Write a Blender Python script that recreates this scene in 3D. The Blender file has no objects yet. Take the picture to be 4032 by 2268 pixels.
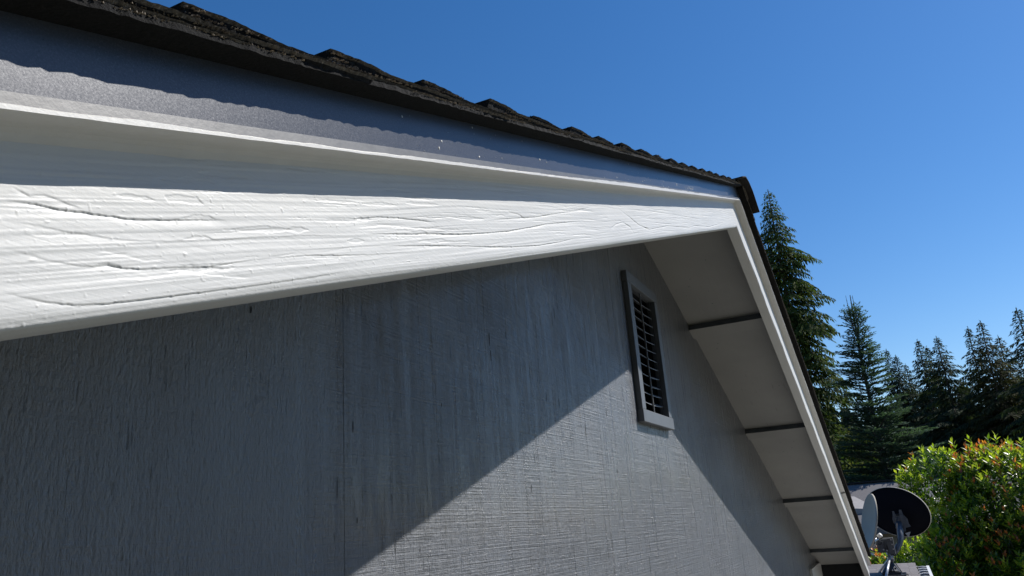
import bpy, bmesh, math, random
import numpy as np
from mathutils import Vector, Matrix
R = math.radians
sc = bpy.context.scene
col = sc.collection

# ------------------------------------------------------------------ camera
CAM = Vector((-2.8851, -0.3615, -1.0254))
cam_d = bpy.data.cameras.new('camera')
cam_d.sensor_width = 36.0
cam_d.lens = 36.0 * 3025.88 / 4032.0
cam_d.clip_start = 0.02
cam_d.clip_end = 2000
cam = bpy.data.objects.new('camera', cam_d)
col.objects.link(cam)
fwd = Vector((0.86820158, 0.40035987, 0.29315181))
rgt = Vector((0.43729923, -0.896532, -0.07070893))
up = Vector((-0.23451096, -0.18958467, 0.95344757))
m = Matrix((rgt, up, -fwd)).transposed().to_4x4()
m.translation = CAM
cam.matrix_world = m
sc.camera = cam

# ------------------------------------------------------------------ light
SUN = Vector((0.44527693, -0.52194833, 0.72752896)).normalized()
w = bpy.data.worlds.new('World')
sc.world = w
w.use_nodes = True
nt = w.node_tree
for n in list(nt.nodes):
    nt.nodes.remove(n)
sky = nt.nodes.new('ShaderNodeTexSky')
sky.sky_type = 'NISHITA'
sky.sun_disc = False
sky.sun_elevation = math.asin(SUN.z)
sky.sun_rotation = math.atan2(SUN.x, SUN.y)
sky.altitude = 100
sky.air_density = 1.0
sky.dust_density = 0.2
sky.ozone_density = 2.0
bg = nt.nodes.new('ShaderNodeBackground')
bg.inputs['Strength'].default_value = 0.10
ow = nt.nodes.new('ShaderNodeOutputWorld')
hs = nt.nodes.new('ShaderNodeHueSaturation')
hs.inputs['Saturation'].default_value = 1.32
nt.links.new(sky.outputs[0], hs.inputs['Color'])
tn = nt.nodes.new('ShaderNodeMix'); tn.data_type = 'RGBA'; tn.blend_type = 'MULTIPLY'
tn.inputs[0].default_value = 1.0
tn.inputs[7].default_value = (0.98, 1.01, 1.11, 1)
nt.links.new(hs.outputs[0], tn.inputs[6])
nt.links.new(tn.outputs[2], bg.inputs['Color'])
nt.links.new(bg.outputs[0], ow.inputs['Surface'])
sd = bpy.data.lights.new('sun', 'SUN')
sd.energy = 5.0
sd.angle = R(0.5)
sd.color = (1.0, 0.97, 0.925)
so = bpy.data.objects.new('sun', sd)
so.rotation_euler = SUN.to_track_quat('Z', 'Y').to_euler()
so.location = (0, -5, 10)
col.objects.link(so)
sc.view_settings.view_transform = 'Standard'
sc.view_settings.look = 'None'
sc.view_settings.exposure = 0.2
sc.view_settings.gamma = 1.0
sc.view_settings.use_curve_mapping = False
sc.render.engine = 'CYCLES'

# ------------------------------------------------------------------ helpers
def tag(o, label=None, cat=None, group=None, kind=None):
    if label: o['label'] = label
    if cat: o['category'] = cat
    if group: o['group'] = group
    if kind: o['kind'] = kind
    return o

def empty(name, loc):
    o = bpy.data.objects.new(name, None)
    o.location = loc
    o.empty_display_size = 0.1
    col.objects.link(o)
    return o

WORLD_OFF = {}
def woff(o):
    """world location of an unrotated object chain"""
    v = Vector((0, 0, 0))
    while o is not None:
        v += Vector(o.location)
        o = o.parent
    return v

def link_mesh(name, me, mat=None, parent=None, loc=(0, 0, 0)):
    o = bpy.data.objects.new(name, me)
    o.location = loc
    if parent is not None: o.parent = parent
    if mat is not None and not me.materials:
        for mm in (mat if isinstance(mat, (list, tuple)) else [mat]):
            me.materials.append(mm)
    col.objects.link(o)
    return o

def obj(name, verts, faces, mat, parent=None, smooth=False, origin=None, mids=None):
    """verts are in world coordinates; the object is placed at origin (or its centre)"""
    V = np.asarray(verts, dtype=float)
    if origin is None:
        origin = V.mean(axis=0)
    V = V - np.asarray(origin)
    me = bpy.data.meshes.new(name)
    me.from_pydata([tuple(v) for v in V.tolist()], [], faces)
    if mids is not None:
        for mm in mat: me.materials.append(mm)
        me.polygons.foreach_set('material_index', mids)
    if smooth:
        me.polygons.foreach_set('use_smooth', [True] * len(me.polygons))
    me.update()
    off = woff(parent) if parent is not None else Vector((0, 0, 0))
    return link_mesh(name, me, None if mids is not None else mat, parent, Vector(origin) - off)

class MB:
    """collects shapes in world coordinates"""
    def __init__(s): s.v = []; s.f = []; s.m = []
    def add(s, v, f, mi=0):
        b = len(s.v)
        s.v += [tuple(map(float, p)) for p in v]
        s.f += [tuple(i + b for i in q) for q in f]
        s.m += [mi] * len(f)
    def box(s, c, d, ax=None, mi=0):
        ax = ax or (Vector((1, 0, 0)), Vector((0, 1, 0)), Vector((0, 0, 1)))
        c = Vector(c)
        v = [c + ax[0]*d[0]*a/2 + ax[1]*d[1]*b/2 + ax[2]*d[2]*e/2 for a in (-1, 1) for b in (-1, 1) for e in (-1, 1)]
        s.add(v, [(0,1,3,2), (4,6,7,5), (0,4,5,1), (2,3,7,6), (0,2,6,4), (1,5,7,3)], mi)
    def tube(s, pts, rad, n=8, mi=0, caps=True):
        pts = [Vector(p) for p in pts]
        rads = rad if isinstance(rad, (list, tuple)) else [rad] * len(pts)
        ring = []
        for i, p in enumerate(pts):
            t = (pts[min(i+1, len(pts)-1)] - pts[max(i-1, 0)]).normalized()
            a = t.orthogonal().normalized() if i == 0 else (pa - t * pa.dot(t)).normalized()
            pa = a
            b = t.cross(a)
            ring += [p + (a*math.cos(2*math.pi*k/n) + b*math.sin(2*math.pi*k/n)) * rads[i] for k in range(n)]
        f = []
        for i in range(len(pts)-1):
            for k in range(n):
                f.append((i*n+k, i*n+(k+1) % n, (i+1)*n+(k+1) % n, (i+1)*n+k))
        if caps:
            f.append(tuple(range(n))[::-1]); f.append(tuple((len(pts)-1)*n+k for k in range(n)))
        s.add(ring, f, mi)
    def build(s, name, mat, parent=None, smooth=False, origin=None):
        multi = isinstance(mat, (list, tuple))
        return obj(name, s.v, s.f, mat, parent, smooth, origin, s.m if multi else None)

# value noise in numpy ------------------------------------------------
def vnoise(x, y, seed=0):
    rs = np.random.RandomState(seed)
    T = rs.rand(256, 256)
    xi = np.floor(x).astype(int); yi = np.floor(y).astype(int)
    fx = x - xi; fy = y - yi
    fx = fx*fx*(3-2*fx); fy = fy*fy*(3-2*fy)
    a = T[xi % 256, yi % 256]; b = T[(xi+1) % 256, yi % 256]
    c = T[xi % 256, (yi+1) % 256]; d = T[(xi+1) % 256, (yi+1) % 256]
    return (a*(1-fx) + b*fx)*(1-fy) + (c*(1-fx) + d*fx)*fy - 0.5

# ------------------------------------------------------------------ materials
def newmat(name):
    mt = bpy.data.materials.new(name)
    mt.use_nodes = True
    t = mt.node_tree
    for n in list(t.nodes): t.nodes.remove(n)
    o = t.nodes.new('ShaderNodeOutputMaterial')
    b = t.nodes.new('ShaderNodeBsdfPrincipled')
    t.links.new(b.outputs[0], o.inputs['Surface'])
    return mt, t, b

def N(t, typ, **k):
    n = t.nodes.new(typ)
    for a, v in k.items():
        if a.startswith('i_'): n.inputs[a[2:].replace('_', ' ')].default_value = v
        else: setattr(n, a, v)
    return n

def pos(t, scale=(1, 1, 1), rot=(0, 0, 0)):
    g = N(t, 'ShaderNodeNewGeometry')
    mp = N(t, 'ShaderNodeMapping')
    mp.inputs['Scale'].default_value = scale
    mp.inputs['Rotation'].default_value = rot
    t.links.new(g.outputs['Position'], mp.inputs['Vector'])
    return mp.outputs[0]

def noise(t, vec, scale, detail=4, rough=0.55, dist=0.0):
    n = N(t, 'ShaderNodeTexNoise')
    n.inputs['Scale'].default_value = scale
    n.inputs['Detail'].default_value = detail
    n.inputs['Roughness'].default_value = rough
    n.inputs['Distortion'].default_value = dist
    t.links.new(vec, n.inputs['Vector'])
    return n.outputs['Fac']

def ramp(t, fac, stops):
    r = N(t, 'ShaderNodeValToRGB')
    e = r.color_ramp.elements
    while len(e) > len(stops): e.remove(e[-1])
    while len(e) < len(stops): e.new(0.5)
    for i, (p, c) in enumerate(stops):
        e[i].position = p
        e[i].color = (c[0], c[1], c[2], 1) if isinstance(c, (tuple, list)) else (c, c, c, 1)
    t.links.new(fac, r.inputs['Fac'])
    return r.outputs['Color']

def math_n(t, op, a, b=None, c=None):
    n = N(t, 'ShaderNodeMath', operation=op)
    for i, v in enumerate((a, b, c)):
        if v is None: continue
        if isinstance(v, (int, float)): n.inputs[i].default_value = v
        else: t.links.new(v, n.inputs[i])
    return n.outputs[0]

def mixc(t, fac, a, b, mode='MIX'):
    n = N(t, 'ShaderNodeMix', data_type='RGBA', blend_type=mode)
    for i, v in ((0, fac), (6, a), (7, b)):
        if isinstance(v, (int, float)): n.inputs[i].default_value = v
        elif isinstance(v, tuple): n.inputs[i].default_value = (*v, 1)
        else: t.links.new(v, n.inputs[i])
    return n.outputs[2]

def bump(t, b, h, strength, dist, prev=None):
    n = N(t, 'ShaderNodeBump')
    n.inputs['Strength'].default_value = strength
    n.inputs['Distance'].default_value = dist
    t.links.new(h, n.inputs['Height'])
    if prev is not None: t.links.new(prev, n.inputs['Normal'])
    t.links.new(n.outputs[0], b.inputs['Normal'])
    return n.outputs[0]

def simple(name, c, rough=0.6, metal=0.0, var=0.12, scale=30, bmp=0.0, bdist=0.001, spec=0.5):
    mt, t, b = newmat(name)
    p = pos(t)
    f = noise(t, p, scale, 5)
    lo = tuple(x*(1-var) for x in c); hi = tuple(min(1, x*(1+var)) for x in c)
    t.links.new(ramp(t, f, [(0.3, lo), (0.7, hi)]), b.inputs['Base Color'])
    b.inputs['Roughness'].default_value = rough
    b.inputs['Metallic'].default_value = metal
    b.inputs['Specular IOR Level'].default_value = spec
    if bmp: bump(t, b, noise(t, p, scale*6, 4), bmp, bdist)
    return mt

# white trim paint (relief of the near board is real mesh; bump adds brush marks)
def mat_trim():
    mt, t, b = newmat('white_trim_paint')
    p = pos(t, (1, 1, 1), (0, R(19.08), 0))
    g = pos(t, (14, 60, 260), (0, R(19.08), 0))
    f = noise(t, p, 9, 4)
    t.links.new(ramp(t, f, [(0.3, (0.615, 0.61, 0.59)), (0.7, (0.65, 0.645, 0.62))]), b.inputs['Base Color'])
    b.inputs['Roughness'].default_value = 0.5
    b.inputs['Specular IOR Level'].default_value = 0.4
    h1 = noise(t, g, 1.0, 4, 0.6, 0.4)
    n1 = bump(t, b, h1, 0.35, 0.0007)
    h2 = noise(t, p, 420, 3)
    bump(t, b, h2, 0.22, 0.0004, n1)
    return mt
TRIM = mat_trim()

def mat_wall():
    mt, t, b = newmat('grey_rough_sawn_plywood_paint')
    g = N(t, 'ShaderNodeNewGeometry')
    # slight waviness of the saw lines
    sep = N(t, 'ShaderNodeSeparateXYZ'); t.links.new(g.outputs['Position'], sep.inputs[0])
    def vec(sx, sz, tilt=0.0, wob=0.0, wobs=2.0):
        x = math_n(t, 'MULTIPLY', sep.outputs['X'], sx)
        zz = math_n(t, 'MULTIPLY_ADD', sep.outputs['X'], tilt, sep.outputs['Z'])
        if wob:
            wn = noise(t, pos(t), wobs, 2)
            zz = math_n(t, 'MULTIPLY_ADD', wn, wob, zz)
        z = math_n(t, 'MULTIPLY', zz, sz)
        c = N(t, 'ShaderNodeCombineXYZ')
        t.links.new(x, c.inputs[0]); t.links.new(z, c.inputs[2])
        return c.outputs[0]
    saw = noise(t, vec(2.2, 230, 0.012, 0.006), 1.0, 4, 0.75)          # horizontal saw marks
    sawm = noise(t, vec(2.0, 5.0), 1.0, 3, 0.6, 0.3)                 # where they are strong
    strk = ramp(t, noise(t, vec(22, 0.8), 1.0, 3, 0.6), [(0.35, 0.45), (0.60, 1.0)])
    left = ramp(t, math_n(t, 'MULTIPLY_ADD', sep.outputs['X'], 1.0, 2.2), [(0.20, 0.22), (0.32, 1.0)])
    sawa = math_n(t, 'MULTIPLY', math_n(t, 'MULTIPLY', saw, left), math_n(t, 'MULTIPLY', strk, ramp(t, sawm, [(0.3, 0.5), (0.6, 1.0)])))
    grain = noise(t, vec(95, 5.5), 1.0, 5, 0.7)                     # vertical wood grain
    grain2 = noise(t, vec(260, 14), 1.0, 3, 0.6)
    fib = ramp(t, noise(t, vec(150, 14), 1.0, 5, 0.7), [(0.615, 0.0), (0.68, 1.0)])   # torn-out fibres
    fibm = ramp(t, noise(t, vec(5.0, 1.6), 1.0, 3, 0.6), [(0.44, 0.0), (0.60, 1.0)])
    tear = math_n(t, 'MULTIPLY', fib, fibm)
    mott = noise(t, pos(t), 2.2, 4)
    base = ramp(t, mott, [(0.3, (0.143, 0.151, 0.167)), (0.7, (0.177, 0.185, 0.202))])
    colr = mixc(t, math_n(t, 'MULTIPLY', tear, 0.85), base, (0.04, 0.042, 0.046))
    t.links.new(colr, b.inputs['Base Color'])
    t.links.new(ramp(t, noise(t, vec(45, 1.6), 1.0, 4, 0.65), [(0.36, 0.24), (0.64, 0.46)]), b.inputs['Roughness'])
    b.inputs['Specular IOR Level'].default_value = 0.7
    cs = ramp(t, noise(t, vec(60, 5.0, 0.0, 0.05), 1.0, 6, 0.75), [(0.38, 0.03), (0.66, 0.36)])
    t.links.new(math_n(t, 'MULTIPLY', cs, left), b.inputs['Coat Weight'])
    b.inputs['Coat Roughness'].default_value = 0.13
    b.inputs['Coat IOR'].default_value = 1.5
    n1 = bump(t, b, sawa, 1.0, 0.0085)
    n2 = bump(t, b, math_n(t, 'ADD', grain, math_n(t, 'MULTIPLY', grain2, 0.5)), 0.8, 0.0017, n1)
    n3 = bump(t, b, math_n(t, 'MULTIPLY', tear, -1.0), 1.0, 0.006, n2)
    bump(t, b, noise(t, vec(190, 75), 1.0, 4, 0.65), 0.9, 0.0038, n3)
    return mt
WALL = mat_wall()

def mat_soffit():
    mt, t, b = newmat('grey_soffit_plywood_paint')
    p = pos(t, (14, 1.3, 1), (0, 0, R(4)))
    base = ramp(t, noise(t, pos(t), 2.5, 4), [(0.3, (0.245, 0.242, 0.236)), (0.7, (0.305, 0.300, 0.290))])
    st = ramp(t, noise(t, pos(t, (5, 40, 5)), 1.0, 4, 0.7), [(0.63, 0.0), (0.72, 1.0)])
    sm = ramp(t, noise(t, pos(t), 2.1, 2), [(0.45, 0.0), (0.6, 1.0)])
    t.links.new(mixc(t, math_n(t, 'MULTIPLY', math_n(t, 'MULTIPLY', st, sm), 0.6), base, (0.11, 0.11, 0.115)), b.inputs['Base Color'])
    b.inputs['Roughness'].default_value = 0.6
    b.inputs['Specular IOR Level'].default_value = 0.3
    bump(t, b, noise(t, pos(t, (8, 60, 8)), 1.0, 4), 0.5, 0.0015)
    return mt
SOFFIT = mat_soffit()

def mat_metal():
    mt, t, b = newmat('speckled_dark_drip_edge_metal')
    f = noise(t, pos(t), 800, 5, 0.85)
    f2 = noise(t, pos(t), 9, 4)
    c = ramp(t, f, [(0.30, (0.036, 0.035, 0.038)), (0.52, (0.055, 0.055, 0.058)), (0.72, (0.14, 0.14, 0.145))])
    c2 = mixc(t, ramp(t, f2, [(0.45, 0.0), (0.8, 0.5)]), c, (0.10, 0.095, 0.095))
    t.links.new(c2, b.inputs['Base Color'])
    t.links.new(ramp(t, f, [(0.3, 0.26), (0.7, 0.40)]), b.inputs['Roughness'])
    b.inputs['Metallic'].default_value = 0.35
    b.inputs['Specular IOR Level'].default_value = 0.9
    bump(t, b, f, 0.12, 0.0004)
    return mt
METAL = mat_metal()
KICK = simple('grey_painted_metal_kick', (0.14, 0.137, 0.133), 0.45, 0.2, 0.15, 60, 0.2, 0.0005)
STRIP = simple('white_paint_strip', (0.62, 0.605, 0.57), 0.45, 0, 0.03, 40, 0.4, 0.0006)

def mat_shingle(name, lo, hi, speck, moss=None):
    mt, t, b = newmat(name)
    p = pos(t)
    f = noise(t, p, 330, 5, 0.7)
    g = noise(t, p, 12, 4)
    c = ramp(t, f, [(0.35, lo), (0.62, hi), (0.73, speck)])
    if moss:
        c = mixc(t, ramp(t, g, [(0.48, 0.0), (0.66, 0.8)]), c, moss)
    t.links.new(c, b.inputs['Base Color'])
    b.inputs['Roughness'].default_value = 0.9
    b.inputs['Specular IOR Level'].default_value = 0.2
    bump(t, b, f, 1.0, 0.002)
    return mt
SHING = mat_shingle('dark_asphalt_shingle', (0.010, 0.009, 0.009), (0.028, 0.025, 0.023), (0.13, 0.11, 0.095))
SHINGR = mat_shingle('mossy_asphalt_shingle', (0.014, 0.011, 0.010), (0.045, 0.034, 0.026), (0.14, 0.11, 0.08), (0.05, 0.048, 0.02))
SHUND = mat_shingle('shingle_asphalt_back', (0.008, 0.008, 0.008), (0.016, 0.015, 0.014), (0.03, 0.028, 0.025))
GEDGE = mat_shingle('granule_edge', (0.05, 0.044, 0.037), (0.19, 0.165, 0.135), (0.50, 0.44, 0.36))
GRAN = simple('pale_roof_granules', (0.34, 0.29, 0.23), 0.8, 0, 0.6, 300)
BLACK = simple('black_parts_and_void_shade', (0.012, 0.013, 0.016), 0.8)  # near-black for dark parts; also paints shade into vent box and eave end
LOOK = simple('dark_grey_lookout_paint', (0.105, 0.12, 0.14), 0.6, 0, 0.15, 18, 0.3, 0.001)
VENT = simple('grey_vent_paint', (0.135, 0.145, 0.16), 0.5, 0, 0.08, 25, 0.3, 0.0008)
SLAT = simple('light_grey_slat_paint', (0.17, 0.17, 0.175), 0.5, 0, 0.08, 25)

# ------------------------------------------------------------------ house geometry
TH = 0.33305; C_, S_ = math.cos(TH), math.sin(TH); TN = math.tan(TH)
HP = 0.1009            # height of the barge board across its width
TB = 0.0395            # its thickness
WY = 0.3952            # wall plane
SOF = 0.0863           # soffit plane above the board's bottom line
EAVE = 5.16            # slope length from ridge to eave
GROUND = -4.3

def rp(side, s, h, y):
    """point on a rake: s down the slope, h square to it, side -1 left / +1 right"""
    return (side*(s*C_ + h*S_), y, -s*S_ + h*C_)
def s0(h): return -h*TN     # plumb cut at the ridge

def rake_prism(name, side, prof, mat, parent, s1=EAVE, sa=None, smooth=False, n=1):
    """prism along a rake from a closed profile [(y,h)...]"""
    v = []; k = len(prof)
    for i in range(n+1):
        for (y, h) in prof:
            a = s0(h) if sa is None else sa
            v.append(rp(side, a + (s1-a)*i/n, h, y))
    f = []
    for i in range(n):
        for j in range(k):
            f.append((i*k+j, i*k+(j+1) % k, (i+1)*k+(j+1) % k, (i+1)*k+j))
    f.append(tuple(range(k))); f.append(tuple(n*k+j for j in range(k))[::-1])
    return obj(name, v, f, mat, parent, smooth)

house = empty('house', (0, 3.0, GROUND))
tag(house, 'grey house gable with white barge boards under a dark shingle roof', 'house')

# --- wall panels
def wall_top(x): return SOF/C_ - abs(x)*TN - 0.002
seams = [-5.6, -4.36, -3.13, -1.908, -0.70, 0.552, 1.77, 3.0, 4.22, 4.84]
PT = 0.012
for i in range(len(seams)-1):
    a, b_ = seams[i]+0.0006, seams[i+1]-0.0006
    mb = MB()
    def slab(xs, zb, zt):
        # polygon with given x stations, bottom zb, tops zt(list)
        fr = [(x, WY, z) for x, z in zip(xs, zt)] + [(xs[-1], WY, zb), (xs[0], WY, zb)]
        bk = [(x, WY+PT, z) for x, y, z in fr]
        k = len(fr)
        mb.add(fr+bk, [tuple(range(k))[::-1], tuple(range(k, 2*k))] + [(j, (j+1) % k, k+(j+1) % k, k+j) for j in range(k)])
    if a < 0 < b_:
        # the panel that carries the vent opening
        va, vb, z0, z1 = -0.240, 0.064, -0.674, -0.212
        slab([a, va], GROUND, [wall_top(a), wall_top(va)])
        slab([vb, b_], GROUND, [wall_top(vb), wall_top(b_)])
        slab([va, vb], GROUND, [z0, z0])
        fr = [(va, wall_top(va)), (0, wall_top(0)), (vb, wall_top(vb)), (vb, z1), (va, z1)]
        k = 5
        mb.add([(x, WY, z) for x, z in fr]+[(x, WY+PT, z) for x, z in fr],
               [tuple(range(k))[::-1], tuple(range(k, 2*k))]+[(j, (j+1) % k, k+(j+1) % k, k+j) for j in range(k)])
    else:
        slab([a, b_], GROUND, [wall_top(a), wall_top(b_)])
    mb.build('wall_panel', WALL, house)
mb = MB()
mb.add([(-5.58, WY+0.0125, wall_top(-5.58)), (0, WY+0.0125, wall_top(0)), (4.82, WY+0.0125, wall_top(4.82)), (4.82, WY+0.0125, GROUND), (-5.58, WY+0.0125, GROUND),
        (-5.58, 8, wall_top(-5.58)), (0, 8, wall_top(0)), (4.82, 8, wall_top(4.82)), (4.82, 8, GROUND), (-5.58, 8, GROUND)],
       [(5, 6, 7, 8, 9), (2, 7, 8, 3), (0, 4, 9, 5)])
mb.build('wall_body', WALL, house)

# --- near (left) barge board, with weathered grain under the paint built as relief
CR = {
'c1':[(2.8148,0.065),(2.8007,0.0638),(2.786,0.0604),(2.772,0.0589),(2.7572,0.0567),(2.7399,0.0549),(2.7196,0.0542),(2.6972,0.0543),(2.6677,0.0537)],
'c2':[(2.817,0.0551),(2.7983,0.0519),(2.7854,0.0487),(2.7692,0.0462),(2.753,0.0435),(2.7299,0.0416),(2.7009,0.041),(2.6833,0.0409),(2.6466,0.0414),(2.60,0.0412),(2.55,0.0402)],
'c3':[(2.8198,0.0419),(2.8119,0.0392),(2.8046,0.0369),(2.7972,0.0341),(2.782,0.0306),(2.7721,0.0294),(2.7637,0.03),(2.7557,0.0278),(2.7395,0.0256),(2.72,0.0254),(2.6929,0.0242),(2.6726,0.0251),(2.6512,0.0262),(2.60,0.0262),(2.52,0.0225),(2.44,0.0215)],
'c4':[(2.8242,0.0212),(2.8139,0.0169),(2.8019,0.0132),(2.7868,0.0101),(2.77,0.0089),(2.7516,0.0088),(2.7317,0.0084),(2.7098,0.0086),(2.6859,0.0087),(2.6566,0.0086),(2.61,0.0092),(2.55,0.0105)],
'c5':[(2.7717,0.0215),(2.7547,0.0217),(2.7409,0.0201),(2.727,0.0207),(2.7123,0.0213),(2.6945,0.0188),(2.6753,0.0161),(2.6552,0.0132)],
'c6':[(2.8077,0.0719),(2.7998,0.0677),(2.7917,0.0676),(2.7848,0.0655),(2.7788,0.063),(2.7726,0.061)],
'c7':[(2.7684,0.0377),(2.7575,0.0355),(2.7481,0.0328),(2.7383,0.0303),(2.7245,0.0304)],
'c8':[(2.8042,0.0476),(2.7954,0.0464),(2.7859,0.0466),(2.7762,0.0458)],
'd1':[(2.5563,0.0545),(2.5201,0.0535),(2.4901,0.0549),(2.4554,0.0539),(2.4242,0.052),(2.3835,0.0489)],
'd2':[(2.5119,0.0405),(2.4552,0.039),(2.3886,0.0373),(2.3347,0.0355),(2.2772,0.0354),(2.2114,0.036),(2.1405,0.0391),(2.0728,0.0428),(1.8939,0.046)],
'd3':[(2.2553,0.0505),(2.1694,0.0516),(2.1072,0.0529),(2.0432,0.0564),(1.937,0.0617),(1.8501,0.0678)],
'd4':[(2.4872,0.0292),(2.3928,0.0256),(2.2216,0.0168),(2.1164,0.0148),(2.0309,0.0165),(1.9473,0.0204)],
'd5':[(1.7234,0.0654),(1.686,0.0673),(1.6212,0.0521),(1.5523,0.0338),(1.4685,0.023),(1.283,0.0276),(1.1597,0.0234),(1.0195,0.0187),(0.907,0.0216),(0.6621,0.0149),(0.2821,0.0275)],
'd6':[(1.7617,0.0306),(1.7212,0.0379),(1.6699,0.0406),(1.625,0.0314),(1.60,0.0142)],
'd7':[(2.1986,0.06),(2.1666,0.0566),(2.1515,0.052)],
'd8':[(1.6623,0.0657),(1.4318,0.0629),(1.1284,0.0523),(0.7658,0.0379)],
'd9':[(2.5231,0.0453),(2.4819,0.0469),(2.4211,0.0433),(2.3684,0.0404)]}
AMP = dict(c1=1.5, c2=.8, c3=1.3, c4=1.4, c5=-.6, c6=.8, c7=-.7, c8=-.6, d1=.6, d2=1.0, d3=.8, d4=.8, d5=.9, d6=.8, d7=.6, d8=.6, d9=-.5)
PATCH = [([(2.7493,0.0688),(2.7426,0.0701),(2.7363,0.0691),(2.7285,0.0681),(2.7234,0.0664)],[(2.7493,0.0686),(2.7446,0.0672),(2.737,0.0662),(2.7279,0.0652),(2.7235,0.0662)]),
([(2.7157,0.0689),(2.7036,0.0702),(2.69,0.0688),(2.685,0.0639)],[(2.7158,0.0685),(2.7137,0.0654),(2.7035,0.0649),(2.6946,0.0638),(2.6851,0.0635)]),
([(2.7077,0.0549),(2.6947,0.0577),(2.6837,0.0568),(2.6786,0.0544)],[(2.7078,0.0547),(2.6956,0.0543),(2.6788,0.0539)]),
([(2.7082,0.0421),(2.6984,0.0442),(2.6875,0.0433),(2.6833,0.0409)],[(2.7083,0.0417),(2.6962,0.0408),(2.6834,0.0406)]),
([(2.7721,0.0294),(2.7694,0.0311),(2.7635,0.031),(2.7566,0.0292),(2.7554,0.0278)],[(2.7722,0.0291),(2.7664,0.0285),(2.7594,0.0278),(2.7556,0.0273)])]
rs = np.random.RandomState(5)
for i in range(150):
    sc_ = 0.25 + 2.55*rs.rand()**0.8; ln = (0.012+0.05*rs.rand())*(1+ (2.8-sc_)*1.6); hc = 0.012+0.085*rs.rand(); hh = 0.0004+0.0022*rs.rand()**2
    ss = np.linspace(sc_+ln/2, sc_-ln/2, 7)
    up_ = [(s, hc+hh*math.sin(math.pi*j/6)*(0.6+0.8*rs.rand())+0.03*(s-sc_)) for j, s in enumerate(ss)]
    dn_ = [(s, hc-hh*math.sin(math.pi*j/6)*(0.4+0.8*rs.rand())+0.03*(s-sc_)) for j, s in enumerate(ss)]
    PATCH.append((up_, dn_))

def relief(s, h):
    """outward displacement (m) of the painted face"""
    # s,h arrays
    d = np.zeros_like(s)
    jit = 0.00045*vnoise(s*330, h*90, 3) + 0.00035*vnoise(s*90, h*40, 4)
    hj = h + jit
    for k, pl in CR.items():
        P = np.array(sorted(pl)); a = AMP[k]*0.001
        inn = (s > P[0, 0]) & (s < P[-1, 0])
        hc = np.interp(s, P[:, 0], P[:, 1])
        taper = np.clip(np.minimum(s-P[0, 0], P[-1, 0]-s)/(0.12*(P[-1, 0]-P[0, 0])), 0, 1)
        am = (1.1 if k[0] == 'd' else 0.45)*a*taper*(0.55+1.1*np.clip(vnoise(s*28, h*0+AMP[k]*7, 9)+0.5, 0, 1))
        e = (hj-hc)
        if a > 0:
            below = np.clip((0.0002-e)/0.0004, 0, 1)*np.exp(-np.clip(-e, 0, 1)/0.0020)
        else:
            am = -am
            below = np.clip((e+0.0004)/0.0007, 0, 1)*np.exp(-np.clip(e, 0, 1)/0.0035)
        d -= np.where(inn, am*below, 0)
    for U, L in PATCH:
        U = np.array(sorted(U)); L = np.array(sorted(L))
        inn = (s > U[0, 0]) & (s < U[-1, 0])
        hu = np.interp(s, U[:, 0], U[:, 1]); hl = np.interp(s, L[:, 0], L[:, 1])
        j2 = 0.0006*vnoise(s*400, h*0+3, 13)
        ins = np.clip((hu+j2-hj)/0.0004, 0, 1)*np.clip((hj-hl+j2)/0.0004, 0, 1)
        d -= np.where(inn, 0.00032*ins, 0)
    # hairline splits running with the grain
    rh = np.random.RandomState(99)
    for i in range(120):
        c0 = 0.15+2.7*rh.rand()**0.8; ln = 0.02+0.10*rh.rand()*(1+(2.85-c0)*1.5); h0 = 0.006+0.09*rh.rand(); sl = (rh.rand()-.5)*0.05
        inn = np.abs(s-c0) < ln/2
        hc = h0 + sl*(s-c0) + 0.0015*np.sin((s-c0)*40+i)
        e = hj-hc
        tp = np.clip((ln/2-np.abs(s-c0))/(0.2*ln), 0, 1)
        d -= np.where(inn, 0.00026*(0.5+rh.rand())*tp*np.clip((0.0002-e)/0.0004, 0, 1)*np.exp(-np.clip(-e, 0, 1)/0.0012), 0)
    # flowing grain ridges, and paint nibs
    warp = 0.010*vnoise(s*2.2, h*8, 21) + 0.004*vnoise(s*6, h*20, 22)
    g = vnoise(s*5, (h+warp)*420, 23)*0.00034 + vnoise(s*9, (h+warp)*900, 24)*0.00022
    d += g
    d += 0.0009*vnoise(s*7, h*45, 25)
    nib = vnoise(s*520, h*520, 26)
    d += 0.0011*np.clip(nib-0.40, 0, 1)/0.1*0.35
    return d

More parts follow.
